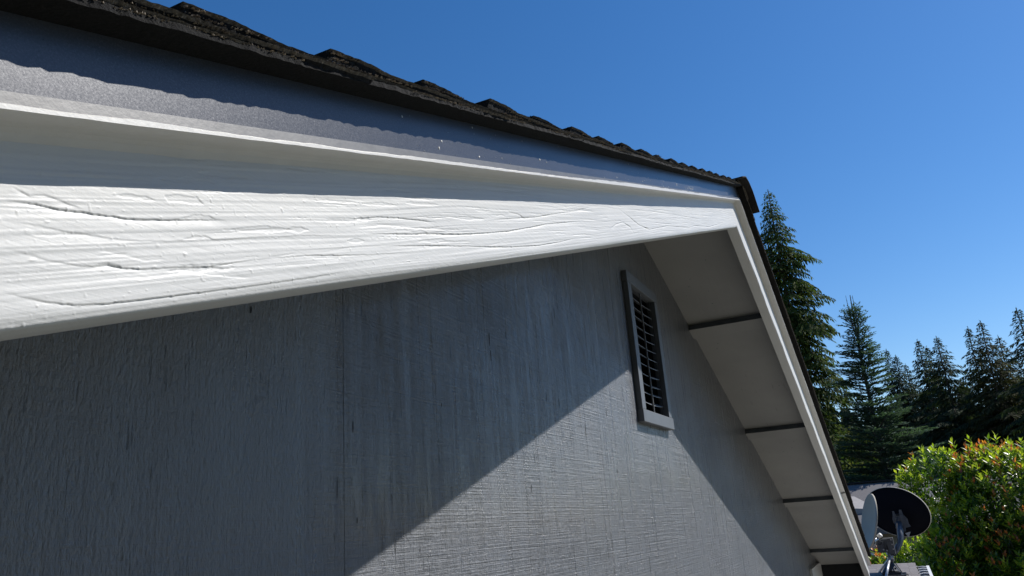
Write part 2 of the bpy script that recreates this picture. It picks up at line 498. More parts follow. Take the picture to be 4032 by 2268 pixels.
def barge_left():
    RB = 0.0055
    sA = np.concatenate([np.linspace(EAVE, 3.3, 10, endpoint=False), np.linspace(3.3, 2.86, 60, endpoint=False), np.linspace(2.86, 2.45, 620, endpoint=False),
                         np.linspace(2.45, 1.9, 420, endpoint=False), np.linspace(1.9, 0.9, 330, endpoint=False), np.linspace(0.9, 0.0, 200)])
    prof = []
    for h in np.linspace(HP, RB, 190): prof.append((0.0, h, (-1, 0), 1))
    for a in np.linspace(0, math.pi/2, 9)[1:]:
        prof.append((RB-RB*math.cos(a), RB-RB*math.sin(a), (-math.cos(a), -math.sin(a)), 1))
    for y in np.linspace(RB, TB, 6)[1:]: prof.append((y, 0.0, (0, -1), 0.25))
    prof.append((TB, HP, (0, 0), 0))
    Y = np.array([p[0] for p in prof]); Hh = np.array([p[1] for p in prof])
    nY = np.array([p[2][0] for p in prof]); nH = np.array([p[2][1] for p in prof]); wt = np.array([p[3] for p in prof])
    Sg, Hg = np.meshgrid(sA, Hh, indexing='ij')
    # plumb cut at ridge: stretch s so the last station follows s0(h)
    Sg2 = Sg + (1-np.clip(Sg/0.9, 0, 1))*(-Hg*TN)
    # arc length style coordinate so relief carries round the arris
    Hr = Hg.copy()
    arc = np.array([p[1] if i < 190 else RB-(i-189)*0.001 for i, p in enumerate(prof)])
    D = relief(Sg, np.broadcast_to(arc, Sg.shape)) * wt
    # soft dubbed edge near the bottom
    D -= 0.0016*np.exp(-np.clip(arc-0.0045, 0, 1)/0.0035)*(wt > 0.5)
    Yg = Y + D*np.abs(nY)*np.sign(nY)*1.0
    Hf = Hg + D*nH
    X = -(Sg2*C_ + Hf*S_); Z = -Sg2*S_ + Hf*C_
    n, k = Sg.shape
    V = np.stack([X, Yg, Z], -1).reshape(-1, 3)
    idx = np.arange(n*k).reshape(n, k)
    nxt = np.roll(idx, -1, axis=1)
    F = np.stack([idx[:-1], idx[1:], nxt[1:], nxt[:-1]], -1).reshape(-1, 4)
    me = bpy.data.meshes.new('barge_board')
    me.vertices.add(len(V)); me.vertices.foreach_set('co', V.ravel())
    me.loops.add(F.size); me.loops.foreach_set('vertex_index', F.ravel().astype(np.int32))
    me.polygons.add(len(F)); me.polygons.foreach_set('loop_start', np.arange(0, F.size, 4, dtype=np.int32))
    me.polygons.foreach_set('loop_total', np.full(len(F), 4, dtype=np.int32))
    me.update(calc_edges=True); me.validate()
    me.polygons.foreach_set('use_smooth', np.ones(len(me.polygons), dtype=bool))
    me.materials.append(TRIM)
    o = link_mesh('barge_board', me, None, house, -woff(house))
    return o
bl = barge_left()
tag(bl, 'weathered white barge board with cracked raised wood grain')
def barge_right():
    RB = 0.005
    prof = [(0, HP), (0, RB), (RB*.3, RB*.3), (RB, 0), (TB, 0), (TB, HP)]
    rr = np.random.RandomState(8)
    v = []; n = 90
    for i in range(n+1):
        q = [(rr.rand()-.5)*0.0009 for _ in prof]
        for j, (y, h) in enumerate(prof):
            a = s0(h)
            v.append(rp(1, a+(EAVE-a)*i/n, h+q[j], y+q[j]*0.8+(0.0006 if j == 1 else 0)*math.sin(i*0.7)))
    k = len(prof); f = []
    for i in range(n):
        for j in range(k):
            f.append((i*k+j, i*k+(j+1) % k, (i+1)*k+(j+1) % k, (i+1)*k+j))
    f.append(tuple(range(k))); f.append(tuple(n*k+j for j in range(k))[::-1])
    return obj('barge_board', v, f, TRIM, house)
barge_right()

# --- drip edge: metal face, kicked lip and the painted strip beneath
P_ = 0.0263
for side in (-1, 1):
    nm = 300
    rr = np.random.RandomState(3+side)
    de = rake_prism('drip_edge', side, [(-0.019, HP+0.0525), (-0.019, HP+0.0115), (0.0, HP+0.0115), (0.0, HP+0.0525)], METAL, house)
    tr = rake_prism('drip_lip', side, [(-0.0192, HP+0.0118), (-0.0212, HP+0.0102), (-P_+0.0002, HP+0.0092), (-P_, HP+0.0004), (-P_+0.0012, HP+0.0042), (0.0, HP+0.0042), (0.0, HP+0.0114), (-0.0188, HP+0.0114)], KICK, de)
    # painted strip with a ragged upper edge
    v = []; f = []
    walk = 0
    cove = [(-P_+0.0012, HP+0.0041), (0.0015, HP+0.0041), (0.0015, HP-0.0085), (-0.0008, HP-0.0055), (-0.0032, HP-0.0028), (-0.0065, HP-0.0010), (-0.0110, HP-0.0001)]
    KC = 2+len(cove)
    for i in range(nm+1):
        s = 3.3*i/nm
        walk = 0.82*walk + (rr.rand()-.5)*0.0022
        big = 0.0022*max(0, vnoise(np.array([s*3.1]), np.array([side*2.0]), 31)[0])*2
        hu = 0.0013 + max(-0.0003, min(0.0052, 0.6*walk + big*2.2 + (0.0012 if s < 2.5 else 0)))
        lo = 0.0 + (rr.rand()-.5)*0.0004
        yo = -P_ - 0.0006 - 0.0003*rr.rand()
        for (y, h) in [(yo, HP+lo), (yo, HP+hu)] + cove:
            v.append(rp(side, s+s0(h), h, y))
    for i in range(nm):
        for j in range(KC):
            f.append((i*KC+j, i*KC+(j+1) % KC, (i+1)*KC+(j+1) % KC, (i+1)*KC+j))
    f.append(tuple(range(KC))); f.append(tuple(nm*KC+j for j in range(KC))[::-1])
    obj('paint_strip', v, f, STRIP, de)
    if side == 1:
        rake_prism('paint_strip', 1, [(-P_-0.0006, HP), (-P_-0.0006, HP+0.0016), (-P_+0.0012, HP+0.0041), (-0.0005, HP+0.0041), (-0.0005, HP-0.0055), (-0.005, HP-0.0013)], STRIP, de, sa=3.3)
    else:
        rake_prism('paint_strip', -1, [(-P_-0.0006, HP), (-P_-0.0006, HP+0.0016), (-P_+0.0012, HP+0.0041), (-0.0005, HP+0.0041), (-0.0005, HP-0.0055), (-0.005, HP-0.0013)], STRIP, de, sa=3.3)
    if side == -1:
        # dried paint spatter on the metal
        sp = MB()
        for i in range(120):
            s = 0.1+2.35*rr.rand(); h = HP+0.012+0.038*rr.rand()**1.6; r_ = 0.0002+0.0005*rr.rand()**4
            pc = Vector(rp(-1, s, h, -0.0193)); a1 = Vector((-C_, 0, -S_)); a2 = Vector((-S_, 0, C_))
            el = 1+2*rr.rand(); e1 = 1.4+3*(2.8-s)*0.5
            ring = [pc + a1*math.cos(q)*r_*e1 + a2*math.sin(q)*r_*el for q in np.linspace(0, 2*math.pi, 7)[:-1]]
            sp.add([pc+Vector((0, -0.0004, 0))]+ring, [(0, j+1, (j+1) % 6+1) for j in range(6)])
        for (s, h, r_) in ((0.98, HP+0.020, 0.006), (1.02, HP+0.017, 0.004)):
            for q in range(22):
                pc = Vector(rp(-1, s+(rr.rand()-.5)*0.09, h+(rr.rand()-.5)*0.010, -0.0193))
                ring = [pc + a1*math.cos(q2)*r_*(0.8*rr.rand()+.3) + a2*math.sin(q2)*r_*0.10*(rr.rand()+.4) for q2 in np.linspace(0, 2*math.pi, 7)[:-1]]
                sp.add([pc+Vector((0, -0.0004, 0))]+ring, [(0, j+1, (j+1) % 6+1) for j in range(6)])
        tag(sp.build('paint_spatter', STRIP, de), kind='stuff')

# --- roof: deck, shingles, ridge cap
HS = HP + 0.0527
roof = empty('roof', (0, 0, 0)); roof.parent = house; roof.location = Vector((0, 3, 0.2)) - woff(house)
for side in (-1, 1):
    rake_prism('roof_deck', side, [(-0.017, HS-0.0006), (-0.017, HP+0.0119), (0.001, HP+0.0119), (0.001, HP+0.001), (TB+0.001, HP+0.001), (TB+0.001, SOF+0.0065), (8.5, SOF+0.0065), (8.5, HS-0.0006)], BLACK, roof)
TS = 0.0042
OV = -0.0445
def shingle(side, k, rr, mat, long_end=0):
    expo = 0.140
    sb = 0.055 + k*expo
    ln = 0.33
    st = max(sb-ln, s0(HS)+0.002)
    n = 90
    yo = OV + (rr.rand()-.5)*0.006
    v = []
    lift = 0.0012*rr.rand()
    ye = 0.95
    for i in range(n+1):
        s = sb + (st-sb)*i/n
        d = sb - s
        hb = HS + 2.36*TS*(1-d/ln) + lift*math.exp(-d/0.03)
        th = TS + 0.0042*(1/(1+math.exp((d-0.062)/0.010)))
        jy = 0.0012*vnoise(np.array([s*90]), np.array([k*3.7]), 61)[0] + 0.0030*vnoise(np.array([s*12]), np.array([k*5.1]), 62)[0]
        jh = (rr.rand()-.5)*0.0005
        mid = th - 0.0014 - 0.0004*rr.rand()
        v += [rp(side, s, hb+jh+0.0003, yo+jy+0.0050), rp(side, s, hb+mid+jh, yo+jy+0.0016+0.0008*rr.rand()), rp(side, s, hb+th+jh, yo+jy-0.0004-0.0008*rr.rand()), rp(side, s, hb+th, ye), rp(side, s, hb, ye)]
    f = []; mi = []
    for i in range(n):
        a, b = i*5, (i+1)*5
        f += [(a, b, b+1, a+1), (a+1, b+1, b+2, a+2), (a+2, b+2, b+3, a+3), (a+4, a, b, b+4)]
        mi += [1, 2, 0, 1]
    f += [(0, 1, 2, 3, 4), (n*5+4, n*5+3, n*5+2, n*5+1, n*5)]; mi += [0, 0]
    # every shingle is a sub-part of the roof
    return obj('shingle', v, f, [mat, SHUND, GEDGE], roof, False, None, mi)
rr = np.random.RandomState(77)
for side in (-1, 1):
    for k in range(37):
        shingle(side, k, rr, SHING if side == -1 else SHINGR)
    # starter course along the rake, slightly proud in places, seen from below
    nst = 900; v = []; f = []
    for i in range(nst+1):
        s = s0(HS)+0.01 + (EAVE-0.05)*i/nst
        yo = OV + 0.0008 - 0.0030*vnoise(np.array([s*7]), np.array([side*3.0]), 41)[0] - 0.0016*vnoise(np.array([s*80]), np.array([side*3.0]), 43)[0] - 0.0018*(rr.rand()-.5)
        dz = 0.0018*vnoise(np.array([s*11]), np.array([side*5.0]), 42)[0]
        v += [rp(side, s, HS+dz-0.0004, yo), rp(side, s, HS+0.0040+dz, yo), rp(side, s, HS+0.0035, 0.3), rp(side, s, HS-0.0003, -0.017)]
    for i in range(nst):
        a, b = i*4, (i+1)*4
        f += [(a, b, b+1, a+1), (a+1, b+1, b+2, a+2), (a+3, a, b, b+3)]
    o = obj('starter_strip', v, f, SHUND, roof)
    rake_prism('roof_covering', side, [(0.952, HS), (0.952, HS+0.012), (8.6, HS+0.012), (8.6, HS)], SHING, roof)
# loose and exposed granules along the cut edges
gm = MB()
for side in (-1, 1):
    cnt = 9000 if side == -1 else 1400
    for i in range(cnt):
        s = 2.95*rr.rand()**0.75 if side == -1 else 4.5*rr.rand()
        lay = rr.randint(0, 4)
        h = HS + 0.0042 + lay*0.0042 + (rr.rand()-.5)*0.0014 - 0.0004
        r_ = 0.00045+0.0006*rr.rand()
        kk = math.ceil((s-0.055)/0.14); dd = 0.055+kk*0.14 - s
        if h > HS + 2.36*TS*(1-dd/0.33) + TS + 0.0042*(1/(1+math.exp((dd-0.062)/0.010))) - 0.0008: continue
        if vnoise(np.array([s*14]), np.array([lay*3.3+side]), 51)[0] < -0.12: continue
        c = Vector(rp(side, s, h, OV-0.0012+0.0016*rr.rand()))
        q = [Vector(((rr.rand()-.5), (rr.rand()-.5), (rr.rand()-.5))).normalized()*r_ for _ in range(4)]
        gm.add([c+Vector((r_, 0, 0)), c+Vector((-r_*.6, r_, 0)), c+Vector((-r_*.5, -r_, 0)), c+Vector((0, 0, r_*1.2))+q[0]*.4], [(0, 1, 2), (0, 3, 1), (1, 3, 2), (2, 3, 0)])
gobj = gm.build('edge_granules', GRAN, roof); tag(gobj, kind='stuff')
# ragged grit standing on the top surface so the skyline is rough
gm = MB()
for i in range(5200):
    s = 0.05+2.75*rr.rand()**0.8
    kk = math.ceil((s-0.055)/0.14); d = 0.055+kk*0.14 - s
    hb = HS + 2.36*TS*(1-d/0.33)
    th = TS + 0.0042*(1/(1+math.exp((d-0.062)/0.010)))
    c = Vector(rp(-1, s, hb+th-0.0002, OV+0.003+0.25*rr.rand()**2) ); r_ = 0.0007+0.0010*rr.rand()
    gm.add([c+Vector((r_, 0, 0)), c+Vector((-r_*.6, r_, 0)), c+Vector((-r_*.5, -r_, 0)), c+Vector((0, 0, r_*1.3))], [(0, 1, 2), (0, 3, 1), (1, 3, 2), (2, 3, 0)])
tag(gm.build('surface_granules', SHING, roof), kind='stuff')

# ridge cap: folded shingle over the peak, sticking out past the rake
def cap(y0, y1, lift, leg=0.150):
    prof = []
    hh = HS + 0.0165 + lift
    pts = []
    for (sd, s) in ((-1, leg), (-1, 0.06), (-1, 0.018), (1, 0.018), (1, 0.06), (1, leg)):
        x, _, z = rp(sd, s, hh - (0.004 if s == leg else 0), 0)
        pts.append((x, z))
    pts.insert(3, (0, pts[2][1]+0.006))
    t_ = 0.004
    v = []
    for y in (y0, y1):
        dz = 0.006 if y == y1 else 0
        v += [(x, y, z+t_-dz) for x, z in pts] + [(x, y, z-dz) for x, z in pts]
    k = len(pts); f = []
    for j in range(k-1):
        f += [(j, j+1, 2*k+j+1, 2*k+j), (k+j+1, k+j, 3*k+j, 3*k+j+1), (j, k+j, k+j+1, j+1), (2*k+j+1, 3*k+j+1, 3*k+j, 2*k+j)]
    f += [(0, 2*k, 3*k, k), (k-1, 2*k-1, 4*k-1, 3*k-1)]
    return obj('ridge_cap', v, f, SHING, roof)
for i in range(14):
    cap(-0.072 + i*0.15, -0.072 + i*0.15 + 0.30, 0.0045 if i else 0.0065)

# --- soffit boards and lookouts
X1, DX = 0.7532, 1.1884
LW = 0.089; LH = 0.0285
sx = [X1 + k*DX for k in range(0, 4)]
for side in (-1, 1):
    lo = 0.0
    for i, x in enumerate(sx + [None]):
        sa = (lo/C_ - SOF*TN) if lo else s0(SOF)
        sb = (x/C_ - SOF*TN + LW) if x else EAVE-0.13
        if i == 0: sa = s0(SOF)+0.0
        else: sa = prev + 0.0015
        rake_prism('soffit_panel', side, [(TB, SOF), (TB, SOF+0.006), (WY, SOF+0.006), (WY, SOF)], SOFFIT, house, s1=(sb-0.0015 if x else sb), sa=(sa if i else None))
        if x:
            s_n = x/C_ - SOF*TN
            v = []
            for s in (s_n, s_n+LW):
                for (y, h) in ((TB, SOF-LH), (WY-0.001, SOF-LH), (WY-0.001, SOF-0.0002), (TB, SOF-0.0002)):
                    v.append(rp(side, s, h, y))
            f = [(0, 1, 2, 3), (7, 6, 5, 4), (0, 4, 5, 1), (1, 5, 6, 2), (2, 6, 7, 3), (3, 7, 4, 0)]
            obj('lookout', v, f, [LOOK, SOFFIT], house, False, None, [0, 0, 1, 0, 0, 0])
            prev = sb - 0.0
        lo = x

# nail heads on the soffit, torn knots and gouges on the plywood
nr_ = np.random.RandomState(17)
mb = MB()
for i in range(46):
    s_ = 0.15+4.4*nr_.rand(); y_ = 0.07+0.30*nr_.rand(); r_ = 0.0022+0.0014*nr_.rand()
    ring = [rp(1, s_+r_*math.cos(q), SOF-0.0006, y_+r_*math.sin(q)) for q in np.linspace(0, 2*math.pi, 9)[:-1]]
    mb.add([rp(1, s_, SOF-0.0010, y_)]+ring, [(0, j+1, (j+1) % 8+1) for j in range(8)])
tag(mb.build('nail_heads', LOOK, house), kind='stuff')
mb = MB()
gl = [(-1.893, -0.577, .016), (-1.885, -0.86, .010), (-1.925, -0.955, .016), (-1.925, -0.62, .008), (-1.0, -0.50, .022), (-0.98, -0.48, .016), (-0.35, -1.18, .03), (-0.30, -1.22, .022), (-1.30, -0.60, .010), (-1.22, -0.95, .010)]
gl += [(-2.6+4.6*nr_.rand(), -0.45-1.3*nr_.rand(), 0.004+0.016*nr_.rand()**2) for _ in range(70)]
for (x_, z_, h_) in gl:
    if z_ > wall_top(x_)-0.05 or (-0.3 < x_ < 0.12 and z_ > -0.73): continue
    w_ = 0.0009+0.0014*nr_.rand(); k_ = 8
    ring = [(x_ + (1 if q < k_/2 else -1)*w_*math.sin(math.pi*((q % (k_/2))+.3)/(k_/2))*(0.6+0.7*nr_.rand()), WY-0.0005, z_ + h_*math.cos(math.pi*q/(k_/2) if q < k_/2 else math.pi*(1-(q-k_/2)/(k_/2)))) for q in range(k_)]
    mb.add(ring, [tuple(range(k_))])
tag(mb.build('torn_fibres', BLACK, house), kind='stuff')

# --- eave gutter on the right, boxed end and frieze piece at the corner
mb = MB()
ex, ez = EAVE*C_+0.02, -EAVE*S_
mb.box((ex-0.10, 4.2, ez+0.055), (0.05, 8.3, 0.17))
mb.build('sub_fascia', BLACK, house)  # black colour stands in for the deep shadow at the eave end
mb = MB()
mb.box((ex+0.012, 4.2, ez+0.01), (0.12, 8.35, 0.012)); mb.box((ex-0.052, 4.2, ez+0.065), (0.01, 8.35, 0.11)); mb.box((ex+0.076, 4.2, ez+0.065), (0.01, 8.35, 0.11))
mb.build('gutter', METAL, house)
mb = MB()
mb.box((4.42, WY-0.012, -1.60), (0.80, 0.020, 0.13))
mb.build('frieze_board', TRIM, house)

# --- gable vent
vent = empty('gable_vent', (0, 0, 0)); vent.parent = house; vent.location = Vector((-0.0, WY, -0.46)) - woff(house)
VF = WY-0.021
VL, VR = -0.287, 0.107
zt, zb = -0.170, -0.721
il, ir, it_, ib = -0.243, 0.067, -0.211, -0.676
mb = MB()
def vb(x0, x1, z0, z1, y0=VF, y1=WY-0.0005): mb.box(((x0+x1)/2, (y0+y1)/2, (z0+z1)/2), (x1-x0, y1-y0, z1-z0))
for nm, a in (('frame_board', (VL, il, ib, it_-0.0005)), ('frame_board', (ir, VR, ib, it_-0.0005)), ('frame_board', (VL-0.004, VR+0.004, it_, zt)), ('sill', (VL-0.006, VR+0.006, zb, ib-0.0008))):
    mb = MB(); vb(*a, y0=VF-(0.003 if nm == 'sill' else 0))
    o = mb.build(nm, VENT, vent)
    bv = o.modifiers.new('bevel', 'BEVEL'); bv.width = 0.002; bv.segments = 2

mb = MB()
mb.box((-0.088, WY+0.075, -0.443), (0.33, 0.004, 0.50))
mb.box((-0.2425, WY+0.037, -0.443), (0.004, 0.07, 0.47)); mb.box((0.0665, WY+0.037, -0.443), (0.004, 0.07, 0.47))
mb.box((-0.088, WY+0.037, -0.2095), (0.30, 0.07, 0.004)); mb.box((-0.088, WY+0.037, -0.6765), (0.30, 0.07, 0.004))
mb.build('vent_box', BLACK, vent)  # black lining paints in the shade of the recess
vr = random.Random(4)
for i in range(12):
    z = -0.243 - i*0.0355
    v = []; n = 10
    sag = 0.004 + 0.004*vr.random(); tw = vr.uniform(-.002, .002)
    for j in range(n+1):
        u = j/n; x = -0.2395 + 0.302*u
        dz = -sag*4*u*(1-u) + tw*u
        v += [(x, WY-0.003, z+dz-0.0035), (x, WY-0.003, z+dz-0.0008), (x, WY+0.020, z+dz+0.0125), (x, WY+0.020, z+dz+0.0098)]
    f = []
    for j in range(n):
        for q in range(4): f.append((j*4+q, j*4+(q+1) % 4, (j+1)*4+(q+1) % 4, (j+1)*4+q))
    f += [(0, 1, 2, 3), (n*4+3, n*4+2, n*4+1, n*4)]
    obj('slat', v, f, SLAT, vent)
mb = MB(); mb.box((-0.092, WY-0.0065, -0.443), (0.004, 0.005, 0.462)); mb.build('centre_bar', SLAT, vent)

# ------------------------------------------------------------------ ground
def mat_ground():
    mt, t, b = newmat('dry_lawn_and_gravel')
    f = noise(t, pos(t), 1.3, 8, 0.65)
    t.links.new(ramp(t, f, [(0.3, (0.05, 0.06, 0.03)), (0.55, (0.08, 0.075, 0.05)), (0.75, (0.11, 0.10, 0.07))]), b.inputs['Base Color'])
    b.inputs['Roughness'].default_value = 0.95
    return mt
g = obj('ground', [(-400, -400, GROUND), (400, -400, GROUND), (400, 400, GROUND), (-400, 400, GROUND)], [(0, 1, 2, 3)], mat_ground())
tag(g, kind='structure')
g = obj('bounce_slab', [(0.5, -6.0, GROUND+0.004), (8.0, -6.0, GROUND+0.004), (8.0, WY-0.01, GROUND+0.004), (0.5, WY-0.01, GROUND+0.004)], [(0, 1, 2, 3)],
        simple('pale_bounce_concrete', (0.40, 0.38, 0.33), 0.9, 0, 0.12, 3))  # unseen pale slab, added to bounce light up under the right rake
tag(g, kind='structure')

# ------------------------------------------------------------------ side wing roof with gutter
def mat_wing():
    mt, t, b = newmat('weathered_grey_shingle')
    f = noise(t, pos(t), 160, 5, 0.7)
    f2 = noise(t, pos(t, (8, 1.2, 1)), 1.0, 4)
    c = ramp(t, f, [(0.3, (0.14, 0.128, 0.128)), (0.7, (0.27, 0.25, 0.245))])
    t.links.new(mixc(t, ramp(t, f2, [(0.4, 0.0), (0.75, 0.6)]), c, (0.24, 0.22, 0.215)), b.inputs['Base Color'])
    b.inputs['Roughness'].default_value = 0.95
    bump(t, b, f, 0.8, 0.002)
    return mt
WING = mat_wing()
wing = empty('porch_roof', (6.0, -0.1, -1.95))
tag(wing, 'low weathered grey shingle roof with an open white gutter under the dishes', 'roof')
wr = random.Random(6)
zw = lambda x: -1.79 + 0.012*(x-5.0)
mb = MB()
mb.box((5.75, -0.2, -1.87), (3.3, 0.345, 0.13)); mb.box((6.2, 0.2, -1.87), (2.3, 0.45, 0.13))
mb.build('deck', simple('brown_rotten_deck_edge', (0.06, 0.035, 0.025), 0.9, 0, 0.4, 40), wing)
xx = 7.35
while xx > 4.2:
    x1 = xx-0.128
    # a course: butt faces the ridge side, tilted
    mb = MB()
    y0 = -0.385 + wr.uniform(-.008, .008) - 0.10*max(0, (7.0-xx)/3)*0.3; y1 = -0.05 if xx < 5.05 else 0.40
    n = 10
    for j in range(n):
        ya = y0+(y1-y0)*j/n; yb = y0+(y1-y0)*(j+1)/n - 0.0015
        dz = wr.uniform(-.0008, .0008); dx = wr.uniform(-.006, .006)
        mb.add([(x1-0.02+dx, ya, zw(x1)+0.0045+dz), (xx, ya, zw(xx)+0.002), (xx, yb, zw(xx)+0.002), (x1-0.02+dx, yb, zw(x1)+0.0045+dz),
                (x1-0.02+dx, ya, zw(x1)-0.003), (xx, ya, zw(xx)-0.006), (xx, yb, zw(xx)-0.006), (x1-0.02+dx, yb, zw(x1)-0.003)],
               [(0, 1, 2, 3), (0, 3, 7, 4), (0, 4, 5, 1), (3, 2, 6, 7), (4, 7, 6, 5)])
    mb.build('shingle_course', WING, wing)
    xx = x1
WHT = simple('white_gutter_paint', (0.72, 0.73, 0.74), 0.4, 0, 0.05, 20)
GRY = simple('dull_gutter_inside', (0.05, 0.055, 0.06), 0.7, 0, 0.2, 20)
gut = MB()
gx0, gx1 = 4.3, 7.3
gut.box(((gx0+gx1)/2, -0.505, -1.845), (gx1-gx0, 0.010, 0.10)); gut.box(((gx0+gx1)/2, -0.497, -1.795), (gx1-gx0, 0.028, 0.008))
gut.box(((gx0+gx1)/2, -0.45, -1.90), (gx1-gx0, 0.11, 0.006), mi=1); gut.box(((gx0+gx1)/2, -0.402, -1.85), (gx1-gx0, 0.006, 0.095), mi=1); gut.box((gx1, -0.45, -1.85), (0.006, 0.11, 0.10))
gut.build('gutter_trough', [WHT, GRY], wing)
x = 7.2
while x > 4.5:
    mb = MB(); a = wr.uniform(-.04, .04)
    mb.tube([(x, -0.395, -1.797), (x+a*.5, -0.44, -1.79), (x+a, -0.495, -1.797)], 0.006, 5)
    mb.build('gutter_strap', WHT, wing)
    x -= 0.27+wr.uniform(0, .05)

# ------------------------------------------------------------------ satellite dishes
DBACK = simple('charcoal_dish_back', (0.005, 0.005, 0.008), 0.8, 0, 0.15, 20, spec=0.12)
DGREY = simple('light_grey_dish_paint', (0.42, 0.385, 0.32), 0.7, 0, 0.04, 10, spec=0.2)
GALV = simple('dark_galvanised_bracket', (0.11, 0.12, 0.135), 0.42, 0.5, 0.25, 40)
GALVL = simple('bright_galvanised_steel', (0.50, 0.51, 0.53), 0.35, 0.6, 0.15, 40)
def dish(name, c, axis, roll, a, b_, depth, fmat, bmat):
    """elliptical shallow bowl: axis points out of the concave face"""
    axis = Vector(axis).normalized()
    u = Vector((0, 0, 1)) - axis*axis.z; u.normalize(); v_ = axis.cross(u)
    e1 = v_*math.cos(roll) + u*math.sin(roll); e2 = -v_*math.sin(roll) + u*math.cos(roll)
    c = Vector(c)
    nr, ns = 10, 56
    V = []; F = []; MI = []
    th = 0.004
    for sgn in (0, 1):
        V.append(c - axis*(depth + sgn*th))
        for i in range(1, nr+1):
            q = i/nr
            for j in range(ns):
                an = 2*math.pi*j/ns
                V.append(c + e1*(a*q*math.cos(an)) + e2*(b_*q*math.sin(an)) - axis*(depth*(1-q*q) + sgn*th))
    B = 1+nr*ns
    for sgn in (0, 1):
        o_ = sgn*B
        for j in range(ns):
            F.append((o_, o_+1+j, o_+1+(j+1) % ns)); MI.append(sgn)
            for i in range(nr-1):
                p = o_+1+i*ns
                F.append((p+j, p+ns+j, p+ns+(j+1) % ns, p+(j+1) % ns)); MI.append(sgn)
    # rolled rim
    rb = len(V)
    for j in range(ns):
        an = 2*math.pi*j/ns
        o_ = (e1*math.cos(an)*1.0 + e2*math.sin(an)*1.0).normalized()
        p = c + e1*(a*math.cos(an)) + e2*(b_*math.sin(an))
        for (dr, da) in ((0, 0.0), (0.005, -0.001), (0.006, -0.016), (0.002, -0.018)):
            V.append(p + o_*dr + axis*da)
    for j in range(ns):
        k = (j+1) % ns
        for q in range(3):
            F.append((rb+j*4+q, rb+j*4+q+1, rb+k*4+q+1, rb+k*4+q)); MI.append(0)
    o = obj(name, V, F, [fmat, bmat], None, True, tuple(c), MI)
    return o, e1, e2, axis

dm = empty('satellite_dish', (6.1, -0.15, -1.78))
tag(dm, 'pair of satellite dishes, one black-backed and one light grey, on a galvanised roof mast', 'satellite dish')
def reparent(o):
    o.parent = dm; o.location = Vector(o.location) - Vector(dm.location)
o, e1, e2, ax = dish('dish', (6.52, -0.312, -1.185), (0.93, -0.34, 0.16), R(-17), 0.325, 0.248, 0.055, DGREY, DBACK); reparent(o)
tag(o, 'large charcoal dish seen from behind')
o, _, _, _ = dish('dish', (5.80, -0.040, -1.245), (-0.27, 0.93, 0.24), R(0), 0.26, 0.262, 0.05, DGREY, DGREY); reparent(o)
tag(o, 'light grey dish seen edge-on')
# mast, foot and struts
mb = MB(); mb.tube([(6.10, -0.150, -1.78), (6.10, -0.172, -1.56), (6.10, -0.172, -1.46)], 0.026, 12)
mb.build('mast', GALV, dm, True)
mb = MB()
for dx, dy, sx_, sy_, hz in ((0, 0, .30, .26, .012), (0, 0, .18, .17, .035), (0, 0, .10, .10, .075)):
    mb.box((6.08, -0.150, -1.778+hz/2), (sx_, sy_, hz))
mb.tube([(6.08, -0.15, -1.74), (6.09, -0.155, -1.66)], [0.085, 0.03], 10)
mb.build('foot', simple('dark_foot_plate', (0.03, 0.033, 0.042), 0.45, 0.4, 0.3, 30), dm)
for a, b_ in (((6.02, -0.165, -1.60), (5.70, -0.095, -1.78)), ((6.11, -0.175, -1.60), (6.45, -0.02, -1.78))):
    mb = MB(); mb.tube([a, b_], 0.012, 8); mb.build('strut', GALVL, dm, True)
mb = MB(); mb.tube([(6.08, -0.165, -1.61), (6.08, -0.195, -1.605)], 0.036, 12); mb.build('clamp', GALVL, dm, True)
# hub box with bolts
hub = MB()
hub.box((6.10, -0.140, -1.500), (0.03, 0.14, 0.125)); hub.box((6.06, -0.195, -1.50), (0.05, 0.05, 0.15)); hub.box((6.06, -0.095, -1.505), (0.05, 0.06, 0.10))
hb = hub.build('bracket', GALV, dm)
mb = MB(); mb.box((6.035, -0.222, -1.498), (0.05, 0.004, 0.155)); mb.box((6.035, -0.175, -1.424), (0.05, 0.09, 0.004)); mb.build('bracket_flange', GALVL, hb)
for (y, z) in ((-0.205, -1.44), (-0.208, -1.485), (-0.21, -1.53), (-0.12, -1.53), (-0.10, -1.45), (-0.15, -1.54)):
    mb = MB(); mb.tube([(6.035, y, z), (6.020, y, z)], 0.008, 6); mb.build('bolt', GALVL, hb)
# elbow arm to the big dish, back plate and clips
arm = MB()
arm.tube([(6.10, -0.19, -1.585), (6.13, -0.235, -1.545), (6.17, -0.275, -1.49), (6.20, -0.300, -1.43), (6.24, -0.302, -1.37), (6.33, -0.302, -1.30)], [0.022, 0.026, 0.028, 0.030, 0.032, 0.034], 12)
arm.build('elbow_arm', GALV, dm, True)
bp = MB()
pl = [(-.045, .085), (-.028, .085), (-.022, .055), (.016, .055), (.020, .095), (.044, .095), (.050, .05), (.085, .00), (.088, -.05), (.10, -.075), (.05, -.085), (.045, -.12), (-.02, -.12), (-.03, -.06), (-.052, -.03), (-.058, .01), (-.046, .05)]
fr = [(6.335, -0.310-a, -1.262+b_) for a, b_ in pl]; bk = [(6.39, y, z) for _, y, z in fr]; k = len(pl)
bp.add(fr+bk, [tuple(range(k)), tuple(range(k, 2*k))[::-1]]+[(j, k+j, k+(j+1) % k, (j+1) % k) for j in range(k)])
bp.box((6.325, -0.30, -1.29), (0.03, 0.045, 0.09)); bp.box((6.325, -0.345, -1.27), (0.02, 0.035, 0.10))
b2 = bp.build('back_plate', GALV, dm)
mb = MB(); mb.box((6.333, -0.309, -1.215), (0.012, 0.034, 0.016)); mb.build('slot', BLACK, b2)
